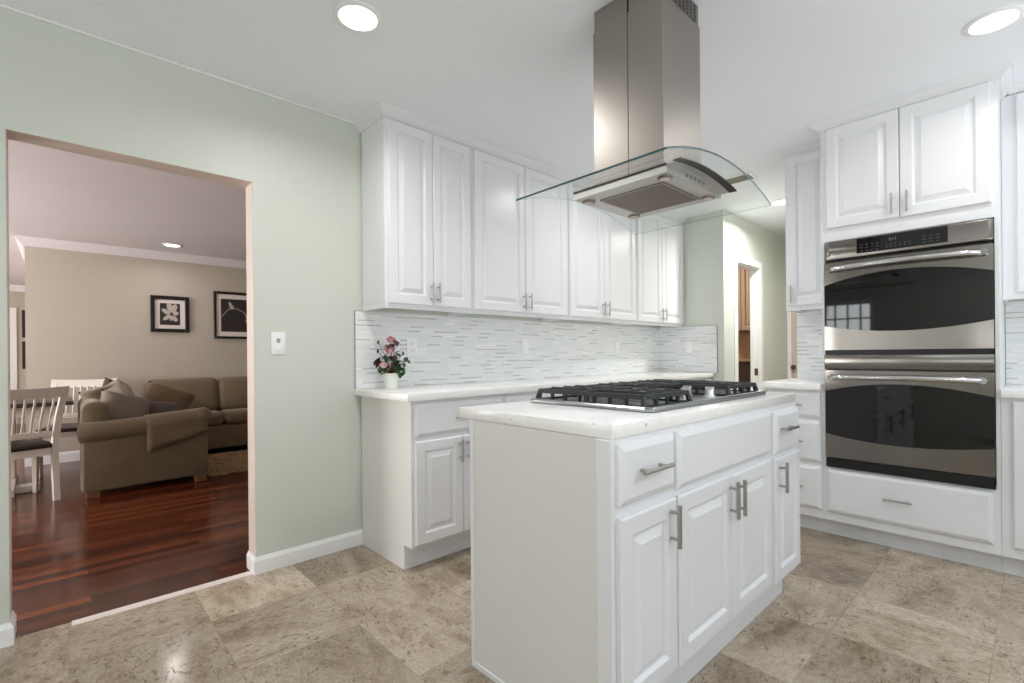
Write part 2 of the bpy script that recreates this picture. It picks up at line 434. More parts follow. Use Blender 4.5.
# wall with the opening and the long cabinet run
struct('wall_back', boxes((LEFT_X, XL, 0, WT, 0, ZC), (XL, XJ, 0, WT, ZO, ZC), (XJ, XR, 0, WT, 0, ZC)), 'green_paint', 'pale green wall with the wide opening')
struct('wall_return', boxes((XR, XR + 0.12, YB, 0, 0, ZC)), 'green_paint', 'pale green end wall right of the long cabinets')
DX0, DX1, DZ = 3.62, 4.2, 2.005
struct('wall_hall', boxes((XR + 0.12, DX0, YB, YB + 0.09, 0, ZC), (DX0, DX1, YB, YB + 0.09, DZ, ZC), (DX1, XE, YB, YB + 0.09, 0, ZC)), 'green_paint', 'pale green hall wall with a white cased doorway')
struct('wall_end', boxes((XE, XE + 0.1, YH, 1.6, 0, ZC)), 'green_paint', 'end wall of the hall')
struct('wall_oven', boxes((XW, XW + 0.12, REAR_Y, YH, 0, ZC), (XW + 0.12, XE, YH - 0.12, YH, 0, ZC)), 'green_paint', 'wall behind the double oven')
struct('wall_laundry', boxes((XR + 0.12, XE, 1.5, 1.6, 0, ZC)), 'beige_paint', 'far wall of the utility room')
# rear wall (behind the camera) with glass doors, left wall with a paned window
rx0, rx1, rz0, rz1 = -1.8, 2.0, 0.12, 2.2
struct('wall_rear', boxes((LEFT_X, rx0, REAR_Y - 0.1, REAR_Y, 0, ZC), (rx1, XW, REAR_Y - 0.1, REAR_Y, 0, ZC), (rx0, rx1, REAR_Y - 0.1, REAR_Y, rz1, ZC), (rx0, rx1, REAR_Y - 0.1, REAR_Y, 0, rz0)), 'green_paint', 'rear wall with the wide window')
ly0, ly1, lz0, lz1 = -1.12, -0.48, 0.85, 1.85
ry0, ry1, rz2, rz3 = -4.6, -2.6, 0.5, 2.1
struct('wall_left', boxes((LEFT_X - 0.1, LEFT_X, REAR_Y, ry0, 0, ZC), (LEFT_X - 0.1, LEFT_X, ry0, ry1, 0, rz2), (LEFT_X - 0.1, LEFT_X, ry0, ry1, rz3, ZC), (LEFT_X - 0.1, LEFT_X, ry1, ly0, 0, ZC), (LEFT_X - 0.1, LEFT_X, ly1, 0, 0, ZC), (LEFT_X - 0.1, LEFT_X, ly0, ly1, 0, lz0), (LEFT_X - 0.1, LEFT_X, ly0, ly1, lz1, ZC)), 'green_paint', 'left wall with a paned window and an added wide one')
def window(name, axis, at, a0, a1, z0, z1, na, nz, label):
    fr = new()
    def bx(bm, p0, p1, q0, q1, t0, t1):
        if axis == 'y': bm_box(bm, p0, p1, at + t0, at + t1, q0, q1)
        else: bm_box(bm, at + t0, at + t1, p0, p1, q0, q1)
    f = 0.045
    for p0, p1, q0, q1 in ((a0, a0 + f, z0, z1), (a1 - f, a1, z0, z1), (a0 + f, a1 - f, z0, z0 + f), (a0 + f, a1 - f, z1 - f, z1)): bx(fr, p0, p1, q0, q1, -0.07, -0.02)
    for i in range(1, na):
        c = a0 + (a1 - a0) * i / na; bx(fr, c - 0.012, c + 0.012, z0 + f, z1 - f, -0.06, -0.03)
    for i in range(1, nz):
        c = z0 + (z1 - z0) * i / nz; bx(fr, a0 + f, a1 - f, c - 0.012, c + 0.012, -0.061, -0.031)
    o = struct(name, fr, 'trim_paint', label)
    pn = new(); bx(pn, a0 + f, a1 - f, z0 + f, z1 - f, -0.048, -0.044)
    p = finish('pane', pn, 'window_glass', o, None)
    return o
window('window_1', 'y', REAR_Y, rx0, rx1, rz0, rz1, 4, 1, 'wide glazed window in the rear wall')
window('window_2', 'x', LEFT_X, ly0, ly1, lz0, lz1, 4, 4, 'paned window in the left wall')
window('window_added_left', 'x', LEFT_X, ry0, ry1, rz2, rz3, 2, 1, 'wide window added in the left wall for fill light')  # unseen window added to go with the left rear fill lamp
# living room shell
struct('wall_living_far', boxes((-1.563, XR, FY, FY + 0.12, 0, ZL)), 'beige_paint', 'beige far wall of the living room')
struct('wall_living_passage', boxes((-1.563, -1.443, FY + 0.12, 9.1, 0, ZL), (-6, -1.563, 9.08, 9.2, 0, ZL)), 'beige_paint', 'beige walls of the passage beyond the living room')
struct('wall_living_right', boxes((3.2, 3.3, WT, FY, 0, ZL)), 'beige_paint', 'right wall of the living room')
wy0, wy1, wz0, wz1 = 1.6, 3.6, 0.55, 2.15
struct('wall_living_left', boxes((-4.7, -4.6, WT, wy0, 0, ZL), (-4.7, -4.6, wy1, 5.9, 0, ZL), (-4.7, -4.6, 7.9, 9.08, 0, ZL), (-4.7, -4.6, 5.9, 7.9, 0, wz0), (-4.7, -4.6, 5.9, 7.9, wz1, ZL), (-4.7, -4.6, wy0, wy1, 0, wz0), (-4.7, -4.6, wy0, wy1, wz1, ZL)), 'beige_paint', 'window wall of the living room')
window('window_3', 'x', -4.6, wy0, wy1, wz0, wz1, 2, 1, 'window on the dining side of the living room')
struct('trim_10', boxes((XJ - 0.0015, XJ - 0.0002, 0.001, WT, 0.0, ZO - 0.0002), (XL + 0.0002, XL + 0.0015, 0.001, WT, 0.0, ZO - 0.0002), (XL + 0.0015, XJ - 0.0015, 0.001, WT, ZO - 0.0015, ZO - 0.0002)), 'reveal_paint', 'pale beige lining of the opening')
window('window_added_passage', 'x', -4.6, 5.9, 7.9, wz0, wz1, 2, 1, 'window added at the passage side of the living room for fill light')  # unseen window added to go with the passage fill lamp
# crown mouldings
def crown_poly(h, d):
    # profile in (out, z) hanging below z = 0, outwards positive
    q = [(0, 0), (1, 0), (1, .12), (.93, .13), (.93, .2), (.84, .22), (.76, .34), (.62, .48), (.5, .58), (.5, .64), (.42, .65), (.36, .74), (.26, .82), (.26, .9), (.16, .91), (.16, 1), (0, 1)]
    return [(u * d, -v * h) for u, v in q]
def crown_run(path, h, d, z):
    # mitred sweep of the crown profile along a plan path; outwards is to the right of travel
    bm = new(); poly = crown_poly(h, d); n_ = len(path); rings = []
    for i, p in enumerate(path):
        p = Vector((p[0], p[1]))
        def nrm(a, b):
            t = (Vector(b) - Vector(a)).normalized(); return Vector((t.y, -t.x))
        ns = []
        if i > 0: ns.append(nrm(path[i - 1], path[i]))
        if i < n_ - 1: ns.append(nrm(path[i], path[i + 1]))
        if len(ns) == 2:
            mm = (ns[0] + ns[1]); mm = mm / (1 + ns[0].dot(ns[1]))
        else: mm = ns[0]
        rings.append([bm.verts.new((p.x + mm.x * u, p.y + mm.y * u, z + v)) for u, v in poly])
    k = len(poly)
    for a, b in zip(rings, rings[1:]):
        for j in range(k): bm.faces.new((a[j], a[(j + 1) % k], b[(j + 1) % k], b[j]))
    bm.faces.new(rings[0]); bm.faces.new(rings[-1])
    return bm
UD = 0.28
struct('trim_2', crown_run([(0.011, 0.0), (0.011, -UD), (XR, -UD)], 0.05, 0.05, ZC), 'cabinet_paint', 'white crown moulding over the long wall cabinets', 25)
OX, OYL, OYR = 2.07, -1.836, -2.592
struct('trim_3', crown_run([(OX + 0.275, -1.55), (OX + 0.275, OYL + 0.001)], 0.042, 0.05, ZC), 'cabinet_paint', 'white crown moulding over the small wall cabinet left of the ovens', 25)
struct('trim_4', crown_run([(OX + 0.25, OYL), (OX, OYL), (OX, OYR), (OX + 0.279, OYR)], 0.04, 0.055, ZC), 'cabinet_paint', 'white crown moulding over the tall oven cabinet', 25)
struct('trim_5', crown_run([(OX + 0.28, OYR - 0.03), (OX + 0.28, -3.6)], 0.03, 0.035, ZC), 'cabinet_paint', 'white crown moulding right of the oven cabinet', 25)
struct('trim_6', crown_run([(-1.563, 9.0), (-1.563, FY), (3.2, FY)], 0.088, 0.075, ZL), 'living_ceiling_paint', 'white crown moulding on the beige living room wall', 25)
struct('trim_7', crown_run([(-4.6, 9.08), (-1.7, 9.08)], 0.10, 0.09, ZL), 'trim_paint', 'white crown moulding at the end of the passage', 25)
struct('trim_8', boxes((LEFT_X, 0.008, -0.012, 0, ZC - 0.006, ZC)), 'trim_paint', 'thin joint between green wall and ceiling')
# baseboards
def base_run(path, h, d):
    bm = new(); poly = [(0, 0), (d, 0), (d, h * 0.78), (d * 0.55, h * 0.9), (d * 0.4, h), (0, h)]
    rings = []; n_ = len(path)
    for i, p in enumerate(path):
        def nrm(a, b):
            t = (Vector(b) - Vector(a)).normalized(); return Vector((t.y, -t.x))
        ns = []
        if i > 0: ns.append(nrm(path[i - 1], path[i]))
        if i < n_ - 1: ns.append(nrm(path[i], path[i + 1]))
        mm = (ns[0] + ns[1]) / (1 + ns[0].dot(ns[1])) if len(ns) == 2 else ns[0]
        rings.append([bm.verts.new((p[0] + mm.x * u, p[1] + mm.y * u, v)) for u, v in poly])
    k = len(poly)
    for a, b in zip(rings, rings[1:]):
        for j in range(k): bm.faces.new((a[j], a[(j + 1) % k], b[(j + 1) % k], b[j]))
    bm.faces.new(rings[0]); bm.faces.new(rings[-1])
    return bm
struct('baseboard_right', base_run([(XJ, WT), (XJ, 0), (-0.002, 0)], 0.085, 0.013), 'trim_paint', 'white baseboard right of the opening', 25)
struct('baseboard_left', base_run([(LEFT_X, 0), (XL, 0), (XL, WT)], 0.085, 0.013), 'trim_paint', 'white baseboard left of the opening', 25)
struct('baseboard_far', base_run([(-1.563, 9), (-1.563, FY), (3.2, FY)], 0.11, 0.014), 'trim_paint', 'white baseboard along the beige wall', 25)
struct('baseboard_hall', base_run([(XR, YB), (3.55, YB)], 0.085, 0.013), 'trim_paint', 'white baseboard beside the hall doorway', 25)
# door casing of the hall doorway, jamb and strike plate
cs = new()
for b in ((DX0 - 0.07, DX0, YB - 0.016, YB, 0, DZ + 0.07), (DX1, DX1 + 0.07, YB - 0.016, YB, 0, DZ + 0.07), (DX0, DX1, YB - 0.016, YB, DZ, DZ + 0.07)): bm_box(cs, *b, bev=0.004)
for b in ((DX0, DX0 + 0.012, YB, YB + 0.09, 0, DZ), (DX1 - 0.012, DX1, YB, YB + 0.09, 0, DZ), (DX0 + 0.012, DX1 - 0.012, YB, YB + 0.09, DZ - 0.012, DZ),
          (DX1 - 0.022, DX1 - 0.012, YB + 0.055, YB + 0.085, 0, DZ - 0.012)): bm_box(cs, *b)
d1 = struct('door_1', cs, 'trim_paint', 'white cased doorway in the hall')
o = finish('strike_plate', boxes((DX1 - 0.0145, DX1 - 0.012, YB + 0.012, YB + 0.046, 0.86, 0.935)), 'brass', d1, None); o['label'] = 'dark bronze strike plate'
# door at the end of the hall
ey0, ey1 = -1.42, -0.745
cs = new()
for b in ((XE - 0.016, XE, ey1, ey1 + 0.042, 0, 2.11), (XE - 0.016, XE, ey0 - 0.05, ey0, 0, 2.11), (XE - 0.016, XE, ey0, ey1, 2.04, 2.11)): bm_box(cs, *b, bev=0.003)
d2 = struct('door_2', cs, 'trim_paint', 'white casing of the wooden door at the end of the hall')
finish('slab', boxes((XE - 0.012, XE - 0.002, ey0, ey1, 0.01, 2.04)), 'door_wood', d2, None)
bm = new(); bm_tube(bm, (XE - 0.012, ey1 - 0.03, 0.93), (XE - 0.05, ey1 - 0.03, 0.93), 0.012); bm_lathe(bm, [(0.012, -0.025), (0.026, -0.01), (0.026, 0.01), (0.012, 0.025)], 16, (XE - 0.055, ey1 - 0.03, 0.93))
o = finish('knob', bm, 'brass', d2); o['label'] = 'dark bronze door knob'
# casing of the doorway far down the passage
struct('trim_9', boxes((-1.935, -1.845, 9.055, 9.08, 0, 1.98)), 'trim_paint', 'white door trim at the end of the passage')

# ------------------------------------------------------------------ backsplashes (mosaic sheets with a thin edge strip)
def splash(loc_boxes, edge_boxes, label):
    t = thing('backsplash', label, 'backsplash')
    finish('tile_field', boxes(*loc_boxes), 'mosaic', t, None)
    if edge_boxes: 
        e = finish('edge_strip', boxes(*edge_boxes), 'grey_metal', t, None); e['label'] = 'thin grey metal edge strip'
    return t
ZB, ZT = 0.9145, 1.3705
splash([(-0.035, XR - 0.0085, -0.008, -0.0005, ZB, ZT)], [(-0.038, -0.035, -0.0095, -0.0005, ZB, ZT + 0.002), (-0.035, 0.010, -0.0095, -0.0005, ZT, ZT + 0.0025)], 'long mosaic tile backsplash under the wall cabinets left of the corner')
splash([(XR - 0.008, XR - 0.0005, -0.627, -0.0005, ZB, ZT)], [(XR - 0.0095, XR - 0.0005, -0.631, -0.627, ZB, ZT + 0.003), (XR - 0.0095, XR - 0.0005, -0.627, -0.285, ZT, ZT + 0.003)], 'short mosaic tile backsplash on the green end wall with a light switch')
splash([(XW - 0.008, XW - 0.0005, OYL + 0.003, YH - 0.004, ZB, 1.405)], None, 'narrow mosaic tile backsplash left of the ovens')
splash([(XW - 0.008, XW - 0.0005, -3.6, OYR - 0.003, ZB, 1.38)], None, 'mosaic tile backsplash right of the ovens')

# ------------------------------------------------------------------ long run: wall cabinets
ZU0, ZU1 = 1.3714, 2.4445
upper = [
    (0.0115, 0.615, (0.030, 0.317, 0.3205, 0.600), 0.295, 0.342, 'white double-door wall cabinet at the left end, beside the green wall'),
    (0.616, 1.531, (0.634, 1.077, 1.081, 1.516), 1.053, 1.107, 'white double-door wall cabinet second from the left, at the left tip of the canopy'),
    (1.532, 2.470, (1.552, 1.985, 1.989, 2.450), 1.958, 2.018, 'white double-door wall cabinet third from the left, straight behind the range hood'),
    (2.471, XR - 0.001, (2.492, 2.893, 2.897, 3.315), 2.866, 2.926, 'white double-door wall cabinet at the right end, against the green end wall')]
for x0, x1, (a, b, c, d), h1, h2, lab in upper:
    t = thing('wall_cabinet', lab, 'cabinet', (x0, 0, ZU0), 0, 'wall cabinets of the long run')
    bm = new(); bm_box(bm, 0, x1 - x0, -UD, -0.0095, 0.03, ZU1 - ZU0 - 0.022, bev=0.0015)
    bm_box(bm, 0.0005, x1 - x0 - 0.0005, -UD + 0.0005, -UD + 0.02, 0, 0.03)
    bm_box(bm, 0.0005, 0.016, -UD + 0.02, -0.0095, 0, 0.03)
    finish('carcass', bm, 'cabinet_paint', t, 30)
    for p, q, h in ((a, b, h1), (c, d, h2)):
        add_door(t, p - x0, q - x0, 1.397 - ZU0, 2.413 - ZU0, -UD - 0.0004, h - x0, 1.472 - ZU0, 0.115, 0.0052)

# long run: base cabinets and worktop
BD = 0.563; ZW0, ZW1 = 0.876, 0.914
xs = [0.0, 0.62, 1.30, 1.98, 2.655, XR - 0.001]
blabs = ['white base cabinet at the left end of the long worktop, next to the green wall', 'white base cabinet second from the left under the long worktop, mostly behind the island',
         'white base cabinet in the middle of the long run, hidden behind the island', 'white base cabinet fourth from the left under the long worktop', 'white base cabinet at the right end of the long worktop, in the corner']
for i in range(5):
    x0, x1 = xs[i] + (0.0005 if i else 0), xs[i + 1] - 0.0005
    W = x1 - x0
    t = thing('base_cabinet', blabs[i], 'cabinet', (x0, 0, 0), 0, 'base cabinets of the long run')
    bm = new()
    bm_box(bm, 0, W, -BD, -0.013, 0.1276, ZW0 - 0.0005, bev=0.0012)
    bm_box(bm, 0, W, -0.487, -0.013, 0.0, 0.1276)
    finish('carcass', bm, 'cabinet_paint', t, 30)
    if i == 0:
        finish('end_panel', boxes((-0.004, 0, -0.485, -0.0135, 0.0, 0.1276), (-0.004, 0, -BD, -0.0135, 0.1276, ZW0 - 0.001)), 'panel_paint', t, None)
    m_ = W / 2
    add_drawer(t, 0.012, W - 0.014, 0.69, 0.856, -BD - 0.0004, m_, 0.775, 0.125)
    add_door(t, 0.012, m_ - 0.002, 0.143, 0.668, -BD - 0.0004, m_ - 0.026, 0.591, 0.12, 0.006)
    add_door(t, m_ + 0.002, W - 0.014, 0.143, 0.668, -BD - 0.0004, m_ + 0.026, 0.591, 0.12, 0.006)
bm = new(); bm_box(bm, -0.042, XR - 0.0012, -0.594, -0.0005, ZW0, ZW1, bev=0.003, seg=2)
tag(finish('worktop', bm, 'quartz'), 'long white quartz worktop along the wall with the flower pot on it', 'worktop')

# ------------------------------------------------------------------ island
IX0, IX1, IYF, IYB = -0.232, 1.236, -1.94, -1.338
t = thing('kitchen_island', 'white kitchen island with raised-panel doors and a plain end panel', 'island', (IX0, IYF, 0))
W = IX1 - IX0; Dp = IYB - IYF
bm = new()
bm_box(bm, 0.012, W, 0, Dp, 0.112, ZW0 - 0.0005, bev=0.001)
bm_box(bm, 0.05, W - 0.10, 0.032, Dp - 0.01, 0, 0.112)
finish('carcass', bm, 'cabinet_paint', t, 30)
bm = new()
bm_box(bm, 0.006, 0.0118, 0.045, Dp - 0.014, 0.0, ZW0 - 0.001)
finish('end_panel', bm, 'panel_paint', t, None)
bm = new()
bm_box(bm, 0.0, 0.0118, -0.004, 0.045, 0.0, ZW0 - 0.001, bev=0.0015)      # front stile of the end
bm_box(bm, 0.001, 0.0118, Dp - 0.014, Dp + 0.002, 0.0, ZW0 - 0.001, bev=0.0015)
bm_box(bm, 0.001, 0.006, 0.045, Dp - 0.014, 0.0, 0.02, bev=0.001)
finish('corner_trim', bm, 'cabinet_paint', t, None)
X = lambda x: x - IX0
yd = -0.0004
add_door(t, X(-0.209), X(0.084), 0.141, 0.664, yd, X(0.044), 0.590, 0.127, 0.0068)
add_door(t, X(0.098), X(0.488), 0.138, 0.664, yd, X(0.462), 0.580, 0.13, 0.0068)
add_door(t, X(0.492), X(0.870), 0.139, 0.660, yd, X(0.520), 0.578, 0.13, 0.0068)
add_door(t, X(0.914), X(1.224), 0.122, 0.652, yd, X(0.958), 0.573, 0.127, 0.0068)
add_drawer(t, X(-0.207), X(0.083), 0.694, 0.860, yd, X(-0.066), 0.781, 0.155, 0.0062)
add_drawer(t, X(0.100), X(0.876), 0.682, 0.862, yd, name='false_front')
add_drawer(t, X(0.920), X(1.228), 0.668, 0.850, yd, X(1.030), 0.775, 0.155, 0.0062)
bm = new(); bm_box(bm, -0.226, 1.226, -1.944, -1.270, ZW0, ZW1, bev=0.003, seg=2)
tag(finish('worktop', bm, 'quartz'), 'white quartz island worktop under the gas cooktop', 'worktop')

# ------------------------------------------------------------------ cooktop
CX0, CX1, CY0, CY1 = 0.078, 1.07, -1.878, -1.318
CZ = ZW1 + 0.0005
ct = thing('gas_cooktop', 'stainless gas cooktop with black cast-iron grates on the island', 'cooktop', ((CX0 + CX1) / 2, (CY0 + CY1) / 2, CZ))
cw, cd = (CX1 - CX0) / 2, (CY1 - CY0) / 2
def rrect(hx, hy, r, n=6, cx=0, cy=0):
    pts = []
    for sx, sy, a0 in ((1, 1, 0), (-1, 1, PI / 2), (-1, -1, PI), (1, -1, 1.5 * PI)):
        for k in range(n + 1):
            a = a0 + PI / 2 * k / n; pts.append((cx + sx * (hx - r) + r * math.cos(a), cy + sy * (hy - r) + r * math.sin(a)))
    return pts
bm = new(); rings = []
for ins, z in ((0.005, 0), (0, 0.003), (0, 0.011), (0.005, 0.0165), (0.014, 0.0175), (0.022, 0.011), (0.03, 0.0085)):
    rings.append([bm.verts.new((x, y, z)) for x, y in rrect(cw - ins, cd - ins, max(0.03 - ins, 0.008))])
k = len(rings[0])
for a, b in zip(rings, rings[1:]):
    for j in range(k): bm.faces.new((a[j], a[(j + 1) % k], b[(j + 1) % k], b[j]))
bm.faces.new(rings[0]); bm.faces.new(rings[-1])
finish('tray', bm, 'steel_tray', ct, 40)
def burner(x, y, r):
    bm = new()
    bm_lathe(bm, [(r * 1.25, 0.0086), (r * 1.2, 0.012), (r, 0.016), (r, 0.024), (r * 0.9, 0.026)], 24, (x, y, 0))
    o = finish('burner', bm, 'grey_metal', ct)
    bm = new(); bm_lathe(bm, [(r * 0.82, 0.0262), (r * 0.86, 0.030), (r * 0.8, 0.034), (r * 0.3, 0.035)], 24, (x, y, 0))
    c = finish('burner_cap', bm, 'cast_iron', o); c['label'] = 'black burner cap'
for bx_, by_, br in ((-0.315, 0.115, 0.04), (-0.315, -0.12, 0.045), (0.0, 0.11, 0.055), (0.335, 0.115, 0.045), (0.335, -0.12, 0.035)): burner(bx_, by_, br)
def grate(x0, x1, y0, y1, centers):
    bm = new(); h0, h1 = 0.024, 0.058; wv = 0.007
    def bar(ax, ay, bx_, by_, za=h1, thick=0.018):
        a, b = Vector((ax, ay)), Vector((bx_, by_)); d = (b - a).normalized(); nn = Vector((-d.y, d.x)) * wv
        vs = []
        for z, s in ((za - thick, 1.0), (za, 0.7)):
            for pt, sg in ((a, 1), (a, -1), (b, -1), (b, 1)):
                q = pt + nn * sg * s; vs.append(bm.verts.new((q.x, q.y, z)))
        for q in ((0, 1, 2, 3), (4, 5, 6, 7), (0, 1, 5, 4), (1, 2, 6, 5), (2, 3, 7, 6), (3, 0, 4, 7)): bm.faces.new([vs[i] for i in q])
    # outer rim with sloped outside faces
    o = 0.02
    for (a, b) in (((x0, y0), (x1, y0)), ((x1, y0), (x1, y1)), ((x1, y1), (x0, y1)), ((x0, y1), (x0, y0))):
        bar(*a, *b, za=h1 - 0.004, thick=0.016)
    for (a, b) in (((x0, y0), (x0, y1)), ((x1, y0), (x1, y1)), ((x0, y0), (x1, y0)), ((x0, y1), (x1, y1))):
        nn_ = max(3, round(math.dist(a, b) / 0.07))
        for i in range(1, nn_):
            px, py = a[0] + (b[0] - a[0]) * i / nn_, a[1] + (b[1] - a[1]) * i / nn_
            bm_tube(bm, (px, py, 0.012), (px, py, h1 - 0.015), 0.007, 0.009, 6)
        bm_box(bm, min(a[0], b[0]) - 0.006, max(a[0], b[0]) + 0.006, min(a[1], b[1]) - 0.006, max(a[1], b[1]) + 0.006, 0.0088, 0.016)
    xm, ym = (x0 + x1) / 2, (y0 + y1) / 2
    nx = 4 if x1 - x0 > 0.28 else 3
    for i in range(1, nx):
        xx = x0 + (x1 - x0) * i / nx; bar(xx, y0, xx, y1)
    bar(x0, ym, x1, ym)
    for cx_, cy_ in centers:
        for a in (0.25, 0.75, 1.25, 1.75):
            bar(cx_ + 0.03 * math.cos(a * PI), cy_ + 0.03 * math.sin(a * PI), cx_ + 0.09 * math.cos(a * PI), cy_ + 0.09 * math.sin(a * PI))
    # feet: tapered legs from tray up to the rim
    for fx in (x0, x1):
        for fy in (y0, ym, y1):
            sx = 0.012 if fx == x0 else -0.012; sy = 0.012 if fy == y0 else (-0.012 if fy == y1 else 0)
            bm_tube(bm, (fx - sx * 0.5, fy - sy * 0.5, 0.0088), (fx + sx * 0.2, fy + sy * 0.2, h1 - 0.01), 0.013, 0.010, 6)
    g = finish('grate', bm, 'cast_iron', ct, 25); g['label'] = 'black cast-iron grate'
grate(-0.462, -0.165, -0.232, 0.242, [(-0.315, 0.115), (-0.315, -0.12)])
grate(-0.150, 0.165, -0.02, 0.242, [(0.0, 0.11)])
grate(0.180, 0.468, -0.232, 0.242, [(0.335, 0.115), (0.335, -0.12)])
for kx, ky in ((-0.105, -0.185), (-0.105, -0.085), (0.005, -0.135), (0.115, -0.085), (0.115, -0.185)):
    bm = new(); bm_lathe(bm, [(0.026, 0.0086), (0.025, 0.014), (0.020, 0.016), (0.019, 0.038), (0.016, 0.041)], 20, (kx, ky, 0)); bm_box(bm, kx - 0.004, kx + 0.004, ky - 0.019, ky + 0.019, 0.040, 0.050, bev=0.002)
    o = finish('knob', bm, 'knob_steel', ct); o['label'] = 'light satin metal burner knob'

# ------------------------------------------------------------------ range hood
HX, HY = 0.411, -1.667
hd = thing('range_hood', 'stainless island range hood with a curved glass canopy hanging from the ceiling', 'range hood', (HX, HY, 1.718))
hz = lambda z: z - 1.718
hx0, hx1, hy0, hy1 = 0.205 - HX, 0.622 - HX, -1.868 - HY, -1.463 - HY
def arch(x, half=0.403, z_edge=1.693, z_top=1.763):
    t_ = (x - 0.388) / half
    return z_top - (z_top - z_edge) * t_ * t_
# body: flat bottom, top following the glass
N = 18; bm = new(); bot = []; top = []
xsn = [hx0 + (hx1 - hx0) * i / N for i in range(N + 1)]
f0 = [bm.verts.new((x, hy0, 0)) for x in xsn]; f1 = [bm.verts.new((x, hy0, hz(arch(x + HX) - 0.004))) for x in xsn]
b0 = [bm.verts.new((x, hy1, 0)) for x in xsn]; b1 = [bm.verts.new((x, hy1, hz(arch(x + HX) - 0.004))) for x in xsn]
for i in range(N):
    for q in ((f0[i], f0[i + 1], f1[i + 1], f1[i]), (b0[i], b0[i + 1], b1[i + 1], b1[i]), (f1[i], f1[i + 1], b1[i + 1], b1[i]), (f0[i], f0[i + 1], b0[i + 1], b0[i])): bm.faces.new(q)
bm.faces.new((f0[0], f1[0], b1[0], b0[0])); bm.faces.new((f0[N], f1[N], b1[N], b0[N]))
finish('body', bm, 'hood_steel', hd, 30)
def arch_sheet(x0, x1, y0, y1, off, th, mats, rim=False, n_=28):
    bm = new(); A = []
    for i in range(n_ + 1):
        x = x0 + (x1 - x0) * i / n_; z = hz(arch(x + HX)) + off
        A.append([bm.verts.new((x, y0, z)), bm.verts.new((x, y1, z)), bm.verts.new((x, y1, z + th)), bm.verts.new((x, y0, z + th))])
    for a, b in zip(A, A[1:]):
        for j in range(4):
            f = bm.faces.new((a[j], a[(j + 1) % 4], b[(j + 1) % 4], b[j]))
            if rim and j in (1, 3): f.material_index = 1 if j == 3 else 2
    for a in (A[0], A[-1]):
        f = bm.faces.new(a)
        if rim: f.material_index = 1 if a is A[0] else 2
    return bm
g = finish('glass_canopy', arch_sheet(-0.018 - HX, 0.793 - HX, -1.993 - HY, -1.363 - HY, 0.0, 0.007, None, True), ['canopy_glass', 'rim_shaded', 'rim_lit'], hd, 30)
g['label'] = 'clear curved glass canopy, edge shading painted into the rim'
o = finish('band', arch_sheet(hx0 - 0.01, hx1 + 0.012, -1.924 - HY, -1.896 - HY, -0.0035, 0.0032, None), 'black_plastic', hd, 30); o['label'] = 'black curved gasket under the glass'  # black strip following the glass curve in front of the body
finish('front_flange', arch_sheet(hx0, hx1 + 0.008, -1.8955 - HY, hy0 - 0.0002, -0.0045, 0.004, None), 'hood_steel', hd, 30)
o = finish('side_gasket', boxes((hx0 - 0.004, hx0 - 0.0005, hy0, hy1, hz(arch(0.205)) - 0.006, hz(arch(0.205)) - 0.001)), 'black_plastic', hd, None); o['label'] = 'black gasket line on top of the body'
# bottom: filter frame, filter, four lamps
bm = new(); fx0, fx1, fy0, fy1 = 0.290 - HX, 0.556 - HX, -1.802 - HY, -1.540 - HY
for b in ((fx0 - 0.008, fx0, fy0 - 0.008, fy1 + 0.008), (fx1, fx1 + 0.008, fy0 - 0.008, fy1 + 0.008), (fx0, fx1, fy0 - 0.008, fy0), (fx0, fx1, fy1, fy1 + 0.008)): bm_box(bm, *b, -0.004, -0.0004)
finish('filter_frame', bm, 'stainless', hd, None)
f_ = finish('grease_filter', boxes((fx0, fx1, fy0, fy1, -0.003, -0.0004)), 'filter_mesh', hd, None); f_['label'] = 'brown-grey mesh grease filter'
for lx, ly in ((0.262, -1.492), (0.250, -1.836), (0.575, -1.836), (0.575, -1.50)):
    bm = new(); bm_lathe(bm, [(0.026, -0.0004), (0.026, -0.005), (0.021, -0.007), (0.019, -0.006)], 20, (lx - HX, ly - HY, 0))
    o = finish('lamp_ring', bm, 'stainless', hd); 
    bm = new(); bm_lathe(bm, [(0.0185, -0.0055), (0.0185, -0.0072), (0.012, -0.0078)], 20, (lx - HX, ly - HY, 0))
    finish('lamp_lens', bm, 'mat_board', o)
for i in range(5):
    bm = new(); bx_ = 0.345 + 0.031 * i; bz = 1.7395 + 0.002 * (1 - abs(i - 2) / 2)
    bm_tube(bm, (bx_ - HX, hy0 - 0.0003, hz(bz)), (bx_ - HX, hy0 - 0.004, hz(bz)), 0.0072, seg=14)
    o = finish('button', bm, 'grey_metal', hd); o['label'] = 'small round control button'
# chimney: two telescoping sleeves
cx0, cx1, cy0, cy1 = 0.27 - HX, 0.553 - HX, -1.820 - HY, -1.514 - HY
zt = 1.759
bm = new(); bm_box(bm, cx0, cx1, cy0, cy1, hz(zt + 0.008), hz(2.385), bev=0.002)
lo = finish('lower_chimney', bm, 'stainless', hd, 30)
o = finish('seam', boxes((cx0 - 0.0006, cx0 + 0.0002, -1.6765 - HY, -1.674 - HY, hz(zt + 0.008), hz(2.385))), 'black_plastic', lo, None); o['label'] = 'thin dark vertical seam'
ins = 0.004
bm = new(); bm_box(bm, cx0 + ins, cx1 - ins, cy0 + ins, cy1 - ins, hz(2.385), hz(ZC - 0.0005), bev=0.0015)
up = finish('upper_chimney', bm, 'stainless', hd, 30)
o = finish('seam', boxes((cx0 + ins - 0.0006, cx0 + ins + 0.0002, -1.679 - HY, -1.671 - HY, hz(2.387), hz(ZC - 0.001))), 'black_plastic', up, None); o['label'] = 'dark gap between the chimney halves'
vx0, vx1, vz0, vz1 = 0.327 - HX, 0.527 - HX, hz(2.392), hz(2.458)
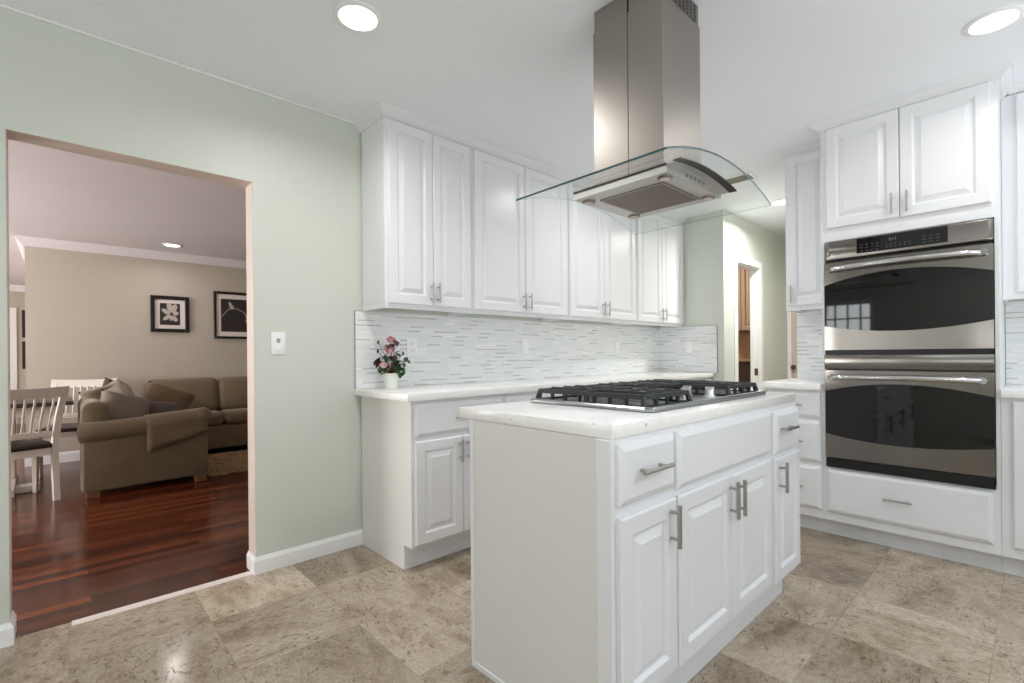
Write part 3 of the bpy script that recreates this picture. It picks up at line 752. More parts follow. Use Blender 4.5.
gp = finish('vent_grille', boxes((vx0, vx1, cy0 + ins - 0.001, cy0 + ins - 0.0002, vz0, vz1)), 'black_plastic', up, None); gp['label'] = 'dark slotted vent grille'
bm = new()
for i in range(8): 
    xx = vx0 + (vx1 - vx0) * i / 7; bm_box(bm, xx - 0.003, xx + 0.003, cy0 + ins - 0.0025, cy0 + ins - 0.0011, vz0, vz1)
for i in range(6):
    zz = vz0 + (vz1 - vz0) * i / 5; bm_box(bm, vx0, vx1, cy0 + ins - 0.0022, cy0 + ins - 0.0011, zz - 0.0016, zz + 0.0016)
finish('grille_bars', bm, 'stainless', gp, None)

# ------------------------------------------------------------------ oven wall (built in a frame facing -x: local x runs towards -y)
RO = -PI / 2
L = lambda y, y0: y0 - y           # world y -> local x for an origin at y0
tc = thing('oven_cabinet', 'tall white cabinet housing the double oven, doors above and a drawer below', 'cabinet', (OX, OYL, 0), RO)
W = OYL - OYR; Dd = XW - OX - 0.0015
oy0, oy1, oz0, oz1 = L(-1.853, OYL), L(-2.573, OYL), 0.424, 1.757
bm = new()
bm_box(bm, 0, W, 0, Dd, 0.10, 0.4185); bm_box(bm, 0, W, 0, Dd, 1.762, 2.432)
bm_box(bm, 0, oy0 - 0.003, 0, Dd, 0.4185, 1.762); bm_box(bm, oy1 + 0.003, W, 0, Dd, 0.4185, 1.762)
bm_box(bm, oy0 - 0.003, oy1 + 0.003, Dd - 0.02, Dd, 0.4185, 1.762)
bm_box(bm, 0, W, 0.066, Dd, 0, 0.10)
finish('carcass', bm, 'cabinet_paint', tc, 30)
add_door(tc, L(-1.865, OYL), L(-2.209, OYL), 1.836, 2.428, -0.0004, L(-2.180, OYL), 1.91, 0.115, 0.0055)
add_door(tc, L(-2.213, OYL), L(-2.566, OYL), 1.834, 2.428, -0.0004, L(-2.246, OYL), 1.91, 0.115, 0.0055)
add_drawer(tc, L(-1.857, OYL), L(-2.565, OYL), 0.151, 0.408, -0.0004, L(-2.195, OYL), 0.290, 0.125, 0.0055)

ov = thing('double_oven', 'stainless steel double wall oven with two black glass doors and bowed handles', 'oven', (OX, -1.853, 0.424), RO)
ow = 0.720; OZ = lambda z: z - 0.424
bm = new(); bm_box(bm, 0.004, ow - 0.004, 0.0, 0.5, 0.0, OZ(1.757))
finish('housing', bm, 'black_plastic', ov, None)
T = 0.030      # how far the fronts stand proud
def plate_poly(z0, z1, r, n_=5):
    return rrect(ow / 2, (z1 - z0) / 2, r, n_, ow / 2, (z0 + z1) / 2)
bm = new(); rings = []
for ins, y in ((0, -0.0005), (0, -0.014), (0.003, -0.022), (0.01, -T + 0.003), (0.02, -T)):
    z0, z1 = OZ(1.645) + ins * 0.2, OZ(1.757) - ins * 0.5
    rings.append([bm.verts.new((x, y, z)) for x, z in rrect(ow / 2 - ins, (z1 - z0) / 2, 0.012, 5, ow / 2, (z0 + z1) / 2)])
k = len(rings[0])
for a, b in zip(rings, rings[1:]):
    for j in range(k): bm.faces.new((a[j], a[(j + 1) % k], b[(j + 1) % k], b[j]))
bm.faces.new(rings[0]); bm.faces.new(rings[-1])
cp = finish('control_panel', bm, 'stainless_horizontal', ov, 40)
dx0, dx1 = -1.853 + 2.018, -1.853 + 2.408
dp = finish('display', boxes((dx0, dx1, -T - 0.002, -T - 0.0002, OZ(1.665), OZ(1.748)), bev=0.0006), 'display_glass', cp, None); dp['label'] = 'black glass display and keypad'
def text_mesh(name, txt, size, mat, parent, loc, ext=0.0003):
    # letters facing local -y
    cu = bpy.data.curves.new(name, 'FONT'); cu.body = txt; cu.size = size; cu.extrude = ext; cu.align_x = 'CENTER'; cu.align_y = 'CENTER'
    tmp = bpy.data.objects.new(name, cu); COL.objects.link(tmp)
    me = bpy.data.meshes.new_from_object(tmp.evaluated_get(bpy.context.evaluated_depsgraph_get()))
    bpy.data.objects.remove(tmp); me.materials.clear(); me.materials.append(M[mat])
    me.transform(Matrix.Rotation(PI / 2, 4, 'X')); me.name = name
    o = bpy.data.objects.new(name, me); COL.objects.link(o); o.parent = parent; o.location = loc
    return o
text_mesh('clock_digits', '2:11', 0.021, 'display_digits', cp, (-1.853 + 2.183, -T - 0.0024, OZ(1.7215)))
bm = new()
for i in range(4):
    for j in range(3): bm_box(bm, dx0 + 0.018 + i * 0.024, dx0 + 0.030 + i * 0.024, -T - 0.0026, -T - 0.0021, OZ(1.675) + j * 0.017, OZ(1.6785) + j * 0.017)
for i in range(6):
    for j in range(2): bm_box(bm, dx0 + 0.135 + i * 0.020, dx0 + 0.140 + i * 0.020, -T - 0.0026, -T - 0.0021, OZ(1.677) + j * 0.014, OZ(1.683) + j * 0.014)
for i in range(3):
    for j in range(3): bm_box(bm, dx0 + 0.288 + i * 0.028, dx0 + 0.304 + i * 0.028, -T - 0.0026, -T - 0.0021, OZ(1.677) + j * 0.016, OZ(1.680) + j * 0.016)
finish('keypad', bm, 'key_print', dp, None)['label'] = 'small grey key markings'
bm = new(); bm_tube(bm, (0.030, -T + 0.0005, OZ(1.6765)), (0.030, -T - 0.0012, OZ(1.6765)), 0.008, seg=20)
bd = finish('badge', bm, 'black_plastic', cp); bd['label'] = 'small round maker badge'
text_mesh('badge_lettering', 'GE', 0.0075, 'nickel', bd, (0.030, -T - 0.0015, OZ(1.6765)))
text_mesh('maker_lettering', 'Profile', 0.015, 'black_plastic', cp, (0.066, -T - 0.0002, OZ(1.6765)))
def oven_door(z0, z1, gt_e, gt_m, gb_e, gb_m, hz_):
    dz0, dz1 = OZ(z0), OZ(z1)
    # steel frame plates above and below a bowed black window
    n_ = 20; bm = new()
    def bow(e, m_): return [(ow * i / n_, OZ(e + (m_ - e) * (1 - (2 * i / n_ - 1) ** 2))) for i in range(n_ + 1)]
    tcv, bcv = bow(gt_e, gt_m), bow(gb_e, gb_m)
    def strip(lower, upper, y0, y1, roundtop):
        L0 = []; 
        for (xa, za), (xb, zb) in zip(lower, upper):
            e = 0.0
            L0.append([bm.verts.new((xa, y1, za)), bm.verts.new((xb, y1, zb)), bm.verts.new((xb, y0, zb)), bm.verts.new((xa, y0, za))])
        for a, b in zip(L0, L0[1:]):
            for j in range(4): bm.faces.new((a[j], a[(j + 1) % 4], b[(j + 1) % 4], b[j]))
        bm.faces.new(L0[0]); bm.faces.new(L0[-1])
    def yb(i): return -T
    def curved(lower, upper):
        L0 = []
        for i, ((xa, za), (xb, zb)) in enumerate(zip(lower, upper)):
            s = 2 * i / n_ - 1; yy = -T + 0.010 * abs(s) ** 8
            L0.append([bm.verts.new((xa, yy, za)), bm.verts.new((xb, yy, zb)), bm.verts.new((xb, -0.0005, zb)), bm.verts.new((xa, -0.0005, za))])
        for a, b in zip(L0, L0[1:]):
            for j in range(4): bm.faces.new((a[j], a[(j + 1) % 4], b[(j + 1) % 4], b[j]))
        bm.faces.new(L0[0]); bm.faces.new(L0[-1])
    curved(tcv, [(x, dz1) for x, _ in tcv]); curved([(x, dz0) for x, _ in bcv], bcv)
    d = finish('oven_door', bm, 'stainless_horizontal', ov, 30)
    bm = new(); L0 = []
    for (xa, za), (xb, zb) in zip(bcv, tcv):
        L0.append([bm.verts.new((xa, -T + 0.011, za)), bm.verts.new((xb, -T + 0.011, zb)), bm.verts.new((xb, -0.001, zb)), bm.verts.new((xa, -0.001, za))])
    for a, b in zip(L0, L0[1:]):
        for j in range(4): bm.faces.new((a[j], a[(j + 1) % 4], b[(j + 1) % 4], b[j]))
    bm.faces.new(L0[0]); bm.faces.new(L0[-1])
    wn_ = finish('window', bm, 'oven_glass', d, 30); wn_['label'] = 'black glass window with bowed top and bottom'
    pts = []
    for i in range(25):
        s = 2 * i / 24 - 1
        pts.append((ow / 2 + s * 0.325, -T - 0.034 - 0.014 * (1 - s * s) + (0.036 * max(0, abs(s) - 0.90) / 0.10 if abs(s) > 0.90 else 0), OZ(hz_) + 0.006 * (1 - s * s)))
    bm = new(); bm_path(bm, pts, 0.0145, 14)
    for s in (-1, 1): bm_tube(bm, (ow / 2 + s * 0.325, -T + 0.006, OZ(hz_)), (ow / 2 + s * 0.322, -T - 0.030, OZ(hz_)), 0.019, 0.0155, 16)
    h = finish('handle', bm, 'chrome', d, 40); h['label'] = 'polished bowed bar handle'
oven_door(1.116, 1.630, 1.498, 1.553, 1.258, 1.218, 1.588)
bm = new(); rings = []
bm_box(bm, 0, ow, -T, -0.0005, OZ(1.006), OZ(1.088), bev=0.004, seg=2)
finish('centre_trim', bm, 'stainless_horizontal', ov, 40)
oven_door(0.483, 0.997, 0.874, 0.925, 0.624, 0.588, 0.956)
bm = new(); bm_box(bm, 0.004, ow - 0.002, -T + 0.008, -0.0005, OZ(0.4255), OZ(0.478))
finish('bottom_vent', bm, 'black_plastic', ov, None)

# small run left of the ovens
YL0 = -1.510
t = thing('drawer_cabinet', 'white three-drawer base cabinet between hall and ovens', 'cabinet', (OX, YL0, 0), RO)
W = YL0 - OYL - 0.001
bm = new(); bm_box(bm, 0, W, 0, XW - OX - 0.001, 0.10, ZW0 - 0.0005, bev=0.001); bm_box(bm, 0, W, 0.066, XW - OX - 0.001, 0, 0.10)
finish('carcass', bm, 'cabinet_paint', t, 30)
for z0, z1 in ((0.706, 0.862), (0.438, 0.686), (0.154, 0.414)): add_drawer(t, 0.012, W - 0.010, z0, z1, -0.0004, W / 2 + 0.005, (z0 + z1) / 2, 0.12)
bm = new(); bm_box(bm, OX - 0.045, XW - 0.0005, OYL + 0.001, YL0 + 0.022, ZW0, ZW1, bev=0.003, seg=2)
tag(finish('worktop', bm, 'quartz'), 'short white quartz worktop left of the ovens', 'worktop')
t = thing('wall_cabinet', 'narrow white single-door wall cabinet left of the ovens', 'cabinet', (OX + 0.275, -1.550, 1.388), RO)
W = -1.550 - OYL - 0.001
bm = new(); bm_box(bm, 0, W, 0, 0.294, 0.03, 2.428 - 1.388, bev=0.001); bm_box(bm, 0, W, 0, 0.02, 0, 0.03); bm_box(bm, 0, 0.016, 0.02, 0.294, 0, 0.03)
finish('carcass', bm, 'cabinet_paint', t, 30)
add_door(t, 0.016, W - 0.008, 0.032, 2.425 - 1.388, -0.0004, 0.044, 0.105, 0.115)
# right of the ovens
YR1 = -3.6
t = thing('base_cabinet', 'white base cabinet right of the ovens at the photo edge', 'cabinet', (OX, OYR - 0.001, 0), RO)
W = OYR - YR1
bm = new(); bm_box(bm, 0, W, 0, XW - OX - 0.001, 0.10, ZW0 - 0.0005, bev=0.001); bm_box(bm, 0, W, 0.066, XW - OX - 0.001, 0, 0.10)
finish('carcass', bm, 'cabinet_paint', t, 30)
add_door(t, 0.040, 0.51, 0.154, 0.858, -0.0004, 0.475, 0.76, 0.12); add_door(t, 0.515, 0.985, 0.154, 0.858, -0.0004, 0.55, 0.76, 0.12)
bm = new(); bm_box(bm, OX - 0.030, XW - 0.0005, YR1, OYR - 0.001, ZW0, ZW1, bev=0.003, seg=2)
tag(finish('worktop', bm, 'quartz'), 'white quartz worktop right of the ovens', 'worktop')
t = thing('wall_cabinet', 'white wall cabinet right of the ovens, cut by the photo edge', 'cabinet', (OX + 0.28, OYR - 0.001, 1.372), RO)
bm = new(); bm_box(bm, 0, W, 0, 0.294, 0.03, 2.439 - 1.372, bev=0.001); bm_box(bm, 0, W, 0, 0.02, 0, 0.03); bm_box(bm, 0, 0.016, 0.02, 0.294, 0, 0.03)
finish('carcass', bm, 'cabinet_paint', t, 30)
add_door(t, 0.055, 0.51, 0.032, 2.43 - 1.372, -0.0004, 0.475, 0.105, 0.115); add_door(t, 0.515, 0.985, 0.032, 2.43 - 1.372, -0.0004, 0.55, 0.105, 0.115)

# ------------------------------------------------------------------ outlets and switches
def plate(name, label, cat, loc, rot, wd=0.072, ht=0.117, kind='outlet', group=None):
    # local frame: faces -y, centred
    t = thing(name, label, cat, loc, rot, group)
    bm = new(); bm_box(bm, -wd / 2, wd / 2, -0.006, -0.0003, -ht / 2, ht / 2, bev=0.002, seg=2)
    finish('cover_plate', bm, 'plastic_white', t, 40)
    if kind == 'outlet':
        for s in (0.022, -0.022):
            bm = new(); bm_box(bm, -0.0165, 0.0165, -0.0078, -0.0062, s - 0.014, s + 0.014, bev=0.004, seg=2)
            so = finish('socket', bm, 'plastic_white', t, 40)
            bm = new()
            bm_box(bm, -0.0075, -0.0055, -0.0083, -0.0079, s - 0.002, s + 0.007); bm_box(bm, 0.0055, 0.0075, -0.0083, -0.0079, s - 0.002, s + 0.007); bm_tube(bm, (0, -0.0083, s - 0.008), (0, -0.0079, s - 0.008), 0.0022, seg=10)
            finish('slots', bm, 'black_plastic', so, None)['label'] = 'dark socket slots'
    elif kind == 'rocker':
        bm = new(); bm_prism(bm, [(-0.0062, -0.033), (-0.0095, -0.033), (-0.007, 0.033), (-0.0062, 0.033)], 'x', -0.0165, 0.0165)
        finish('rocker', bm, 'plastic_white', t, None)
    elif kind == 'control':
        bm = new(); bm_box(bm, -0.017, 0.012, -0.0078, -0.0062, -0.035, 0.035, bev=0.001); finish('rocker', bm, 'plastic_white', t, None)
        bm = new(); bm_box(bm, -0.010, 0.008, -0.0095, -0.0079, 0.004, 0.026, bev=0.001); finish('dimmer_tab', bm, 'grey_metal', t, None)['label'] = 'grey dimmer tab'
    return t
plate('wall_switch', 'white wall switch with dimmer on the green wall right of the opening', 'switch', (-0.458, 0, 1.176), 0, kind='control')
plate('wall_outlet', 'white double outlet on the backsplash behind the flower pot', 'outlet', (0.340, -0.008, 1.160), 0, group='outlets on the backsplash')
plate('wall_outlet', 'white plate on the long backsplash under the second wall cabinet from the left', 'outlet', (1.352, -0.008, 1.165), 0, kind='rocker')
plate('wall_outlet', 'white plate on the long backsplash right of the middle, above the cooktop grates', 'outlet', (2.57, -0.008, 1.170), 0, kind='rocker')
plate('wall_switch', 'white rocker switch on the short backsplash of the green end wall', 'switch', (XR - 0.008, -0.347, 1.172), RO, kind='rocker')
plate('wall_switch', 'white switch plate on the narrow backsplash left of the ovens', 'switch', (XW - 0.008, -1.705, 1.152), RO, kind='rocker')

# ------------------------------------------------------------------ recessed lights, ceiling vent
def can(x, y, z, label, power, r=0.074, group='recessed ceiling lights', col=(1, 0.985, 0.965)):
    t = thing('recessed_light', label, 'ceiling light', (x, y, z), 0, group)
    bm = new(); bm_lathe(bm, [(r, -0.0004), (r * 1.28, -0.0004), (r * 1.28, -0.003), (r * 1.2, -0.006), (r * 1.02, -0.008), (r, -0.006)], 36)
    bmesh.ops.delete(bm, geom=[f for f in bm.faces if len(f.verts) > 4], context='FACES_ONLY')
    finish('trim_ring', bm, 'plastic_white', t, 40)
    bm = new(); bm_lathe(bm, [(r * 0.995, -0.0006), (r * 0.99, -0.004), (r * 0.6, -0.0055)], 32)
    finish('lens', bm, 'lamp_lens', t, 60)['label'] = 'bright glowing lens'
    l = area('recessed_bulb', (x, y, z - 0.012), (0, 0, -1), r * 1.8, 0, power, col, 'DISK')
    l.data.spread = R(160)
    return t
can(-0.411, -0.864, ZC, 'round recessed ceiling light nearest the opening, above the green wall side', 8)
can(1.545, -2.600, ZC, 'round recessed ceiling light in front of the oven cabinet', 3)
can(3.501, -1.147, ZC, 'round recessed ceiling light in the hall beyond the hood', 22)
can(1.545, -0.960, ZC, 'round recessed ceiling light hidden behind the hood chimney', 5)
can(-2.3, -2.600, ZC, 'unseen recessed ceiling light added left of the camera position', 12)  # added out of view to raise the ambient light
can(0.3, -4.2, ZC, 'unseen recessed ceiling light added by the rear window', 12)  # also added out of view, for more light from above
can(-0.383, 3.813, ZL, 'round recessed light in the living room ceiling', 2.5)
t = thing('ceiling_vent', 'white slatted air vent in the ceiling behind the glass canopy', 'vent', (2.60, -1.12, ZC))
bm = new()
for b in ((-0.09, 0.09, -0.13, -0.112), (-0.09, 0.09, 0.112, 0.13), (-0.09, -0.072, -0.112, 0.112), (0.072, 0.09, -0.112, 0.112)): bm_box(bm, *b, -0.010, -0.0004, bev=0.002)
finish('frame', bm, 'plastic_white', t, None)
bm = new()
for i in range(10):
    yy = -0.10 + 0.2 * i / 9; bm_prism(bm, [(yy - 0.009, -0.002), (yy + 0.005, -0.009), (yy + 0.006, -0.008), (yy - 0.008, -0.001)], 'x', -0.072, 0.072)
finish('louvres', bm, 'vent_paint', t, None)['label'] = 'grey-brown louvres'
finish('duct_opening', boxes((-0.072, 0.072, -0.112, 0.112, -0.0009, -0.0003)), 'black_plastic', t, None)

# ------------------------------------------------------------------ flower pot on the worktop
fp = thing('flower_pot', 'small white pot of pink roses on the worktop', 'potted flowers', (0.117, -0.15, ZW1 + 0.0005))
bm = new()
prof = [(0.030, 0), (0.033, 0.002), (0.040, 0.055), (0.0455, 0.080), (0.049, 0.084), (0.049, 0.090), (0.043, 0.090), (0.040, 0.080), (0.02, 0.078)]
seg = 36; rings = []
for r0, z in prof:
    rings.append([bm.verts.new(((r0 * (1 + (0.03 if k_ % 2 and 0.001 < z < 0.08 else 0))) * math.cos(2 * PI * k_ / seg), (r0 * (1 + (0.03 if k_ % 2 and 0.001 < z < 0.08 else 0))) * math.sin(2 * PI * k_ / seg), z)) for k_ in range(seg)])
for a, b in zip(rings, rings[1:]):
    for j in range(seg): bm.faces.new((a[j], a[(j + 1) % seg], b[(j + 1) % seg], b[j]))
bm.faces.new(rings[0]); bm.faces.new(rings[-1])
finish('pot', bm, 'pot_ceramic', fp, 50)
CR = Vector((0.73, -0.68, 0)); CF = Vector((0.68, 0.73, 0))     # photo right / away, in plan
def P3(a, h, dpt=0.0): v = CR * a + CF * dpt; return Vector((v.x, v.y, h))
def leaf(bm, base, d, ln, wd, mi):
    d = d.normalized(); s = d.cross(Vector((0, 0, 1)));
    s = s.normalized() if s.length > 0.05 else Vector((1, 0, 0)); nn = s.cross(d).normalized()
    rows = []
    for i in range(6):
        t_ = i / 5; ww = wd * math.sin(PI * min(1, t_ * 0.92 + 0.05)) ** 0.8 if i < 5 else 0.0006
        c = base + d * ln * t_ - Vector((0, 0, 1)) * ln * 0.22 * t_ * t_
        rows.append([bm.verts.new(c - s * ww / 2 + nn * 0.12 * ww), bm.verts.new(c), bm.verts.new(c + s * ww / 2 + nn * 0.12 * ww)])
    for a, b in zip(rows, rows[1:]):
        for j in range(2):
            f = bm.faces.new((a[j], a[j + 1], b[j + 1], b[j])); f.material_index = mi
def rose(bm, c, r0, mi=0):
    for layer, (nr, rad, open_) in enumerate(((3, 0.35, 0.25), (4, 0.62, 0.55), (5, 0.92, 0.95), (6, 1.1, 1.25))):
        for k_ in range(nr):
            a = 2 * PI * (k_ + 0.37 * layer) / nr; rows = []
            for i in range(5):
                t_ = i / 4; rr = r0 * rad * (0.35 + 0.65 * t_ ** 0.6); zz = r0 * (1.7 * t_ - 0.62 * open_ * t_ * t_ - 0.6)
                hw = 1.35 * PI / nr * math.sin(PI * (0.18 + 0.62 * t_))
                rows.append([bm.verts.new(c + Vector((rr * math.cos(a + s * hw), rr * math.sin(a + s * hw), zz))) for s in (-1, -0.4, 0.4, 1)])
            for p_, q_ in zip(rows, rows[1:]):
                for j in range(3): f = bm.faces.new((p_[j], p_[j + 1], q_[j + 1], q_[j])); f.material_index = (layer + k_) % 2
stems = new(); foliage = new()
root = Vector((0, 0, 0.08))
blooms = [(P3(-0.005, 0.222, -0.01), 0.029, 'petal_pink'), (P3(0.0, 0.282, 0.0), 0.027, 'petal_pink'), (P3(-0.035, 0.135, -0.035), 0.025, 'petal_cream')]
buds = [P3(-0.075, 0.272), P3(-0.078, 0.220), P3(-0.098, 0.148), P3(0.07, 0.205)]
for c in [b[0] for b in blooms] + buds:
    mid = root.lerp(c, 0.5) + Vector((0, 0, 0.02)); bm_path(stems, [root, root.lerp(mid, 0.5) + Vector((0, 0, 0.006)), mid, mid.lerp(c, 0.5), c], 0.0014, 6)
rng = random.Random(3)
spots = [(-0.075, 0.165, 2), (-0.062, 0.15, 2), (-0.085, 0.14, 2), (-0.04, 0.185, 2), (-0.03, 0.245, 2), (0.03, 0.265, 2), (0.0, 0.255, 2), (0.035, 0.205, 0), (0.015, 0.185, 2),
         (0.0, 0.170, 0), (0.02, 0.165, 0), (-0.02, 0.165, 0), (0.045, 0.155, 2), (0.065, 0.135, 0), (0.05, 0.125, 0), (0.07, 0.115, 0), (0.03, 0.115, 0), (0.045, 0.10, 0), (0.02, 0.13, 2),
         (-0.01, 0.115, 1), (-0.03, 0.105, 1), (-0.045, 0.11, 1), (-0.02, 0.095, 1), (-0.055, 0.115, 0), (0.0, 0.10, 0), (0.06, 0.09, 0), (0.085, 0.165, 0), (-0.05, 0.135, 2), (0.01, 0.145, 2), (0.035, 0.14, 0)]
for a, h, mi in spots:
    for rep in range(3):
        c = P3(a + rng.uniform(-0.008, 0.008), h + rng.uniform(-0.008, 0.008), rng.uniform(-0.05, 0.045))
        d = Vector((c.x, c.y, 0)) * 6 + Vector((rng.uniform(-0.5, 0.5), rng.uniform(-0.5, 0.5), rng.uniform(-0.5, 0.5)))
        leaf(foliage, c - d.normalized() * 0.015, d, rng.uniform(0.038, 0.05), rng.uniform(0.027, 0.036), mi)
        bm_path(stems, [root, root.lerp(c, 0.6) + Vector((0, 0, 0.008)), c], 0.0009, 5)
finish('stems', stems, 'stem_brown', fp)
finish('foliage', foliage, ['leaf_green', 'leaf_olive', 'leaf_dark'], fp, 60)
for c, r0, mt_ in blooms:
    bm = new(); rose(bm, c, r0); o = finish('rose_bloom', bm, [mt_, 'petal_deep' if mt_ == 'petal_pink' else 'petal_pink'], fp, 60); o['label'] = 'pink rose bloom' if mt_ == 'petal_pink' else 'pale peach rose bloom'
for c in buds:
    bm = new(); bm_lathe(bm, [(0.001, -0.014), (0.006, -0.006), (0.006, 0.003), (0.001, 0.014)], 10, c); o = finish('rose_bud', bm, 'leaf_dark', fp); o['label'] = 'dark closed bud'

# ------------------------------------------------------------------ living room: pictures
def picture(label, x0, x1, z0, z1, fw, mw, draw, loc_y=FY):
    t = thing('picture_frame', label, 'picture', ((x0 + x1) / 2, loc_y, (z0 + z1) / 2))
    hw, hh = (x1 - x0) / 2, (z1 - z0) / 2
    bm = new()
    for b in ((-hw, -hw + fw, -hh, hh), (hw - fw, hw, -hh, hh), (-hw + fw, hw - fw, -hh, -hh + fw), (-hw + fw, hw - fw, hh - fw, hh)): bm_box(bm, b[0], b[1], -0.03, -0.0005, b[2], b[3], bev=0.004)
    finish('frame', bm, 'frame_black', t, None)
    finish('mat_board', boxes((-hw + fw, hw - fw, -0.012, -0.001, -hh + fw, hh - fw)), 'mat_board', t, None)
    pw, ph = hw - fw - mw[0], hh - fw - mw[1]
    pr = finish('print', boxes((-pw, pw, -0.0135, -0.0122, -ph, ph)), 'print_dark', t, None)
    draw(pr, pw, ph)
    return t
def petal(bm, cx, cz, ang, ln, wd, y=-0.0139):
    pts = []
    for i in range(14):
        a = 2 * PI * i / 14; u_ = ln / 2 * (1 + math.cos(a)); v_ = wd / 2 * math.sin(a)
        pts.append(bm.verts.new((cx + u_ * math.cos(ang) - v_ * math.sin(ang), y, cz + u_ * math.sin(ang) + v_ * math.cos(ang))))
    bm.faces.new(pts)
def draw_flower(pr, pw, ph):
    bm = new()
    for i, (cx, cz, a, ln, wd) in enumerate(((0.02, 0.02, 1.2, 0.11, 0.06), (0.02, 0.02, 1.9, 0.12, 0.06), (0.0, 0.0, 2.5, 0.10, 0.05), (0.03, 0.0, 0.4, 0.06, 0.05), (0.02, -0.02, -0.9, 0.08, 0.05), (0.0, -0.01, -2.4, 0.09, 0.045), (0.01, -0.01, -1.6, 0.07, 0.03))):
        petal(bm, cx, cz, a, ln, wd, -0.0139 - 0.0002 * i)
    finish('flower_image', bm, 'print_pale', pr, None)['label'] = 'pale flower image'
def draw_branch(pr, pw, ph):
    bm = new()
    pts = [(-pw + 0.005, -0.02), (-0.17, 0.08), (-0.08, 0.09), (0.0, 0.05), (0.05, -0.01)]
    for a, b in zip(pts, pts[1:]): bm_tube(bm, (a[0], -0.0139, a[1]), (b[0], -0.0139, b[1]), 0.004, seg=6)
    petal(bm, -0.13, 0.08, 1.9, 0.10, 0.035, -0.0143); petal(bm, -0.13, 0.08, 1.2, 0.05, 0.02, -0.0145)
    finish('branch_image', bm, 'print_pale', pr, None)['label'] = 'pale branch image'
    bm = new()
    for i in range(9): petal(bm, 0.13, -0.04, 2 * PI * i / 9, 0.11, 0.075, -0.0139 - 0.0002 * i)
    finish('blossom_image', bm, 'print_pink', pr, None)['label'] = 'pink blossom image'
picture('small square black-framed flower picture on the beige wall', -0.525, -0.142, 1.412, 1.845, 0.042, (0.05, 0.045), draw_flower)
picture('wide black-framed blossom picture on the beige wall, cut by the opening', 0.118, 0.80, 1.345, 1.945, 0.030, (0.055, 0.06), draw_branch)
for z0, z1, lb in ((1.475, 1.945, 'upper'), (0.94, 1.41, 'lower')):
    t = thing('picture_frame', lb + ' of two narrow dark pictures far down the passage', 'picture', (-1.835 + 0.165, 9.08, (z0 + z1) / 2), 0, 'narrow pictures in the passage')
    finish('frame', boxes((-0.11, 0.11, -0.025, -0.0005, -(z1 - z0) / 2, (z1 - z0) / 2)), 'frame_black', t, None)
    finish('print', boxes((-0.075, 0.075, -0.0275, -0.0252, -(z1 - z0) / 2 + 0.03, (z1 - z0) / 2 - 0.03)), 'dark_wood', t, None)

# ------------------------------------------------------------------ living room: sectional sofa (local x along its near end, local y away)
sa = R(0.5)
sf = thing('sectional_sofa', 'brown fabric corner sofa in the living room', 'sofa', (-1.175, 2.32, 0), sa)
def cushion_bm(wd, dp, th, pinch=0.25, n_=12, crown=0.6):
    bm = new(); g = {}
    for side in (1, -1):
        for i in range(n_ + 1):
            for j in range(n_ + 1):
                u_, v_ = 2 * i / n_ - 1, 2 * j / n_ - 1
                e = (1 - u_ ** 4) * (1 - v_ ** 4)
                x = u_ * wd / 2 * (1 - pinch * 0.12 * (1 - abs(v_)) ** 1 * 0 - 0.04 * (1 - v_ * v_) * pinch); y = v_ * dp / 2 * (1 - 0.04 * (1 - u_ * u_) * pinch)
                z = side * th / 2 * (max(e, 0) ** crown)
                if side == -1 and (i in (0, n_) or j in (0, n_)): g[(side, i, j)] = g[(1, i, j)]
                else: g[(side, i, j)] = bm.verts.new((x, y, z))
        for i in range(n_):
            for j in range(n_): bm.faces.new((g[(side, i, j)], g[(side, i + 1, j)], g[(side, i + 1, j + 1)], g[(side, i, j + 1)]))
    return bm
def puff(name, wd, dp, th, parent, loc, rot=(0, 0, 0), mat='sofa_fabric', pinch=0.3, crown=0.3):
    bm = cushion_bm(wd, dp, th, pinch, 12, crown)
    o = finish(name, bm, mat, parent, 180, loc); o.rotation_euler = rot
    return o
def rbox(x0, x1, y0, y1, z0, z1, r=0.04):
    bm = new(); bm_box(bm, x0, x1, y0, y1, z0, z1, bev=r, seg=4); return bm
SD = 0.86      # depth of the near section along local x
# rolled arm at the near end: panel plus roll along local x
bm = new(); bm_box(bm, 0.0, SD, 0.02, 0.20, 0.052, 0.50, bev=0.014, seg=3)
arm = finish('arm', bm, 'sofa_fabric', sf, 60, None, R(4))
pts = [(x, 0.075, 0.512 + 0.045 * (x / SD) ** 1.5) for x in [0.012 + (SD - 0.012) * i / 12 for i in range(13)]]
bm = new(); bm_path(bm, [(0.002, 0.08, 0.511)] + pts + [(SD + 0.012, 0.085, 0.54)], [0.080] + [0.086] * 13 + [0.06], 20)
finish('arm_roll', bm, 'sofa_fabric', arm, 60)
bm = new()    # arm cover lying over the roll
rows = []
for i in range(11):
    x = 0.40 + 0.45 * i / 10; ring = []
    zc = 0.512 + 0.045 * (x / SD) ** 1.5
    drop = 0.30 - 0.10 * i / 10
    arc = [(0.075 + 0.091 * math.cos(a), zc + 0.091 * math.sin(a)) for a in [PI * 0.35 + PI * 0.75 * k_ / 8 for k_ in range(9)]]
    ly, lz = arc[-1]; tail = [(ly - 0.002 - 0.012 * k_ / 3 * (0.5 + 0.5 * math.sin(i * 1.3)), lz - (drop - 0.12) * k_ / 3) for k_ in range(1, 4)]
    rows.append([bm.verts.new((x, y, z)) for y, z in arc + tail])
for a, b in zip(rows, rows[1:]):
    for j in range(len(a) - 1): bm.faces.new((a[j], a[j + 1], b[j + 1], b[j]))
o = finish('arm_cover', bm, 'sofa_fabric', arm, 80); md = o.modifiers.new('thickness', 'SOLIDIFY'); md.thickness = 0.006; md.offset = 1
finish('base', rbox(0.03, SD - 0.02, 0.21, 1.10, 0.08, 0.30, 0.02), 'sofa_fabric', sf, 60)
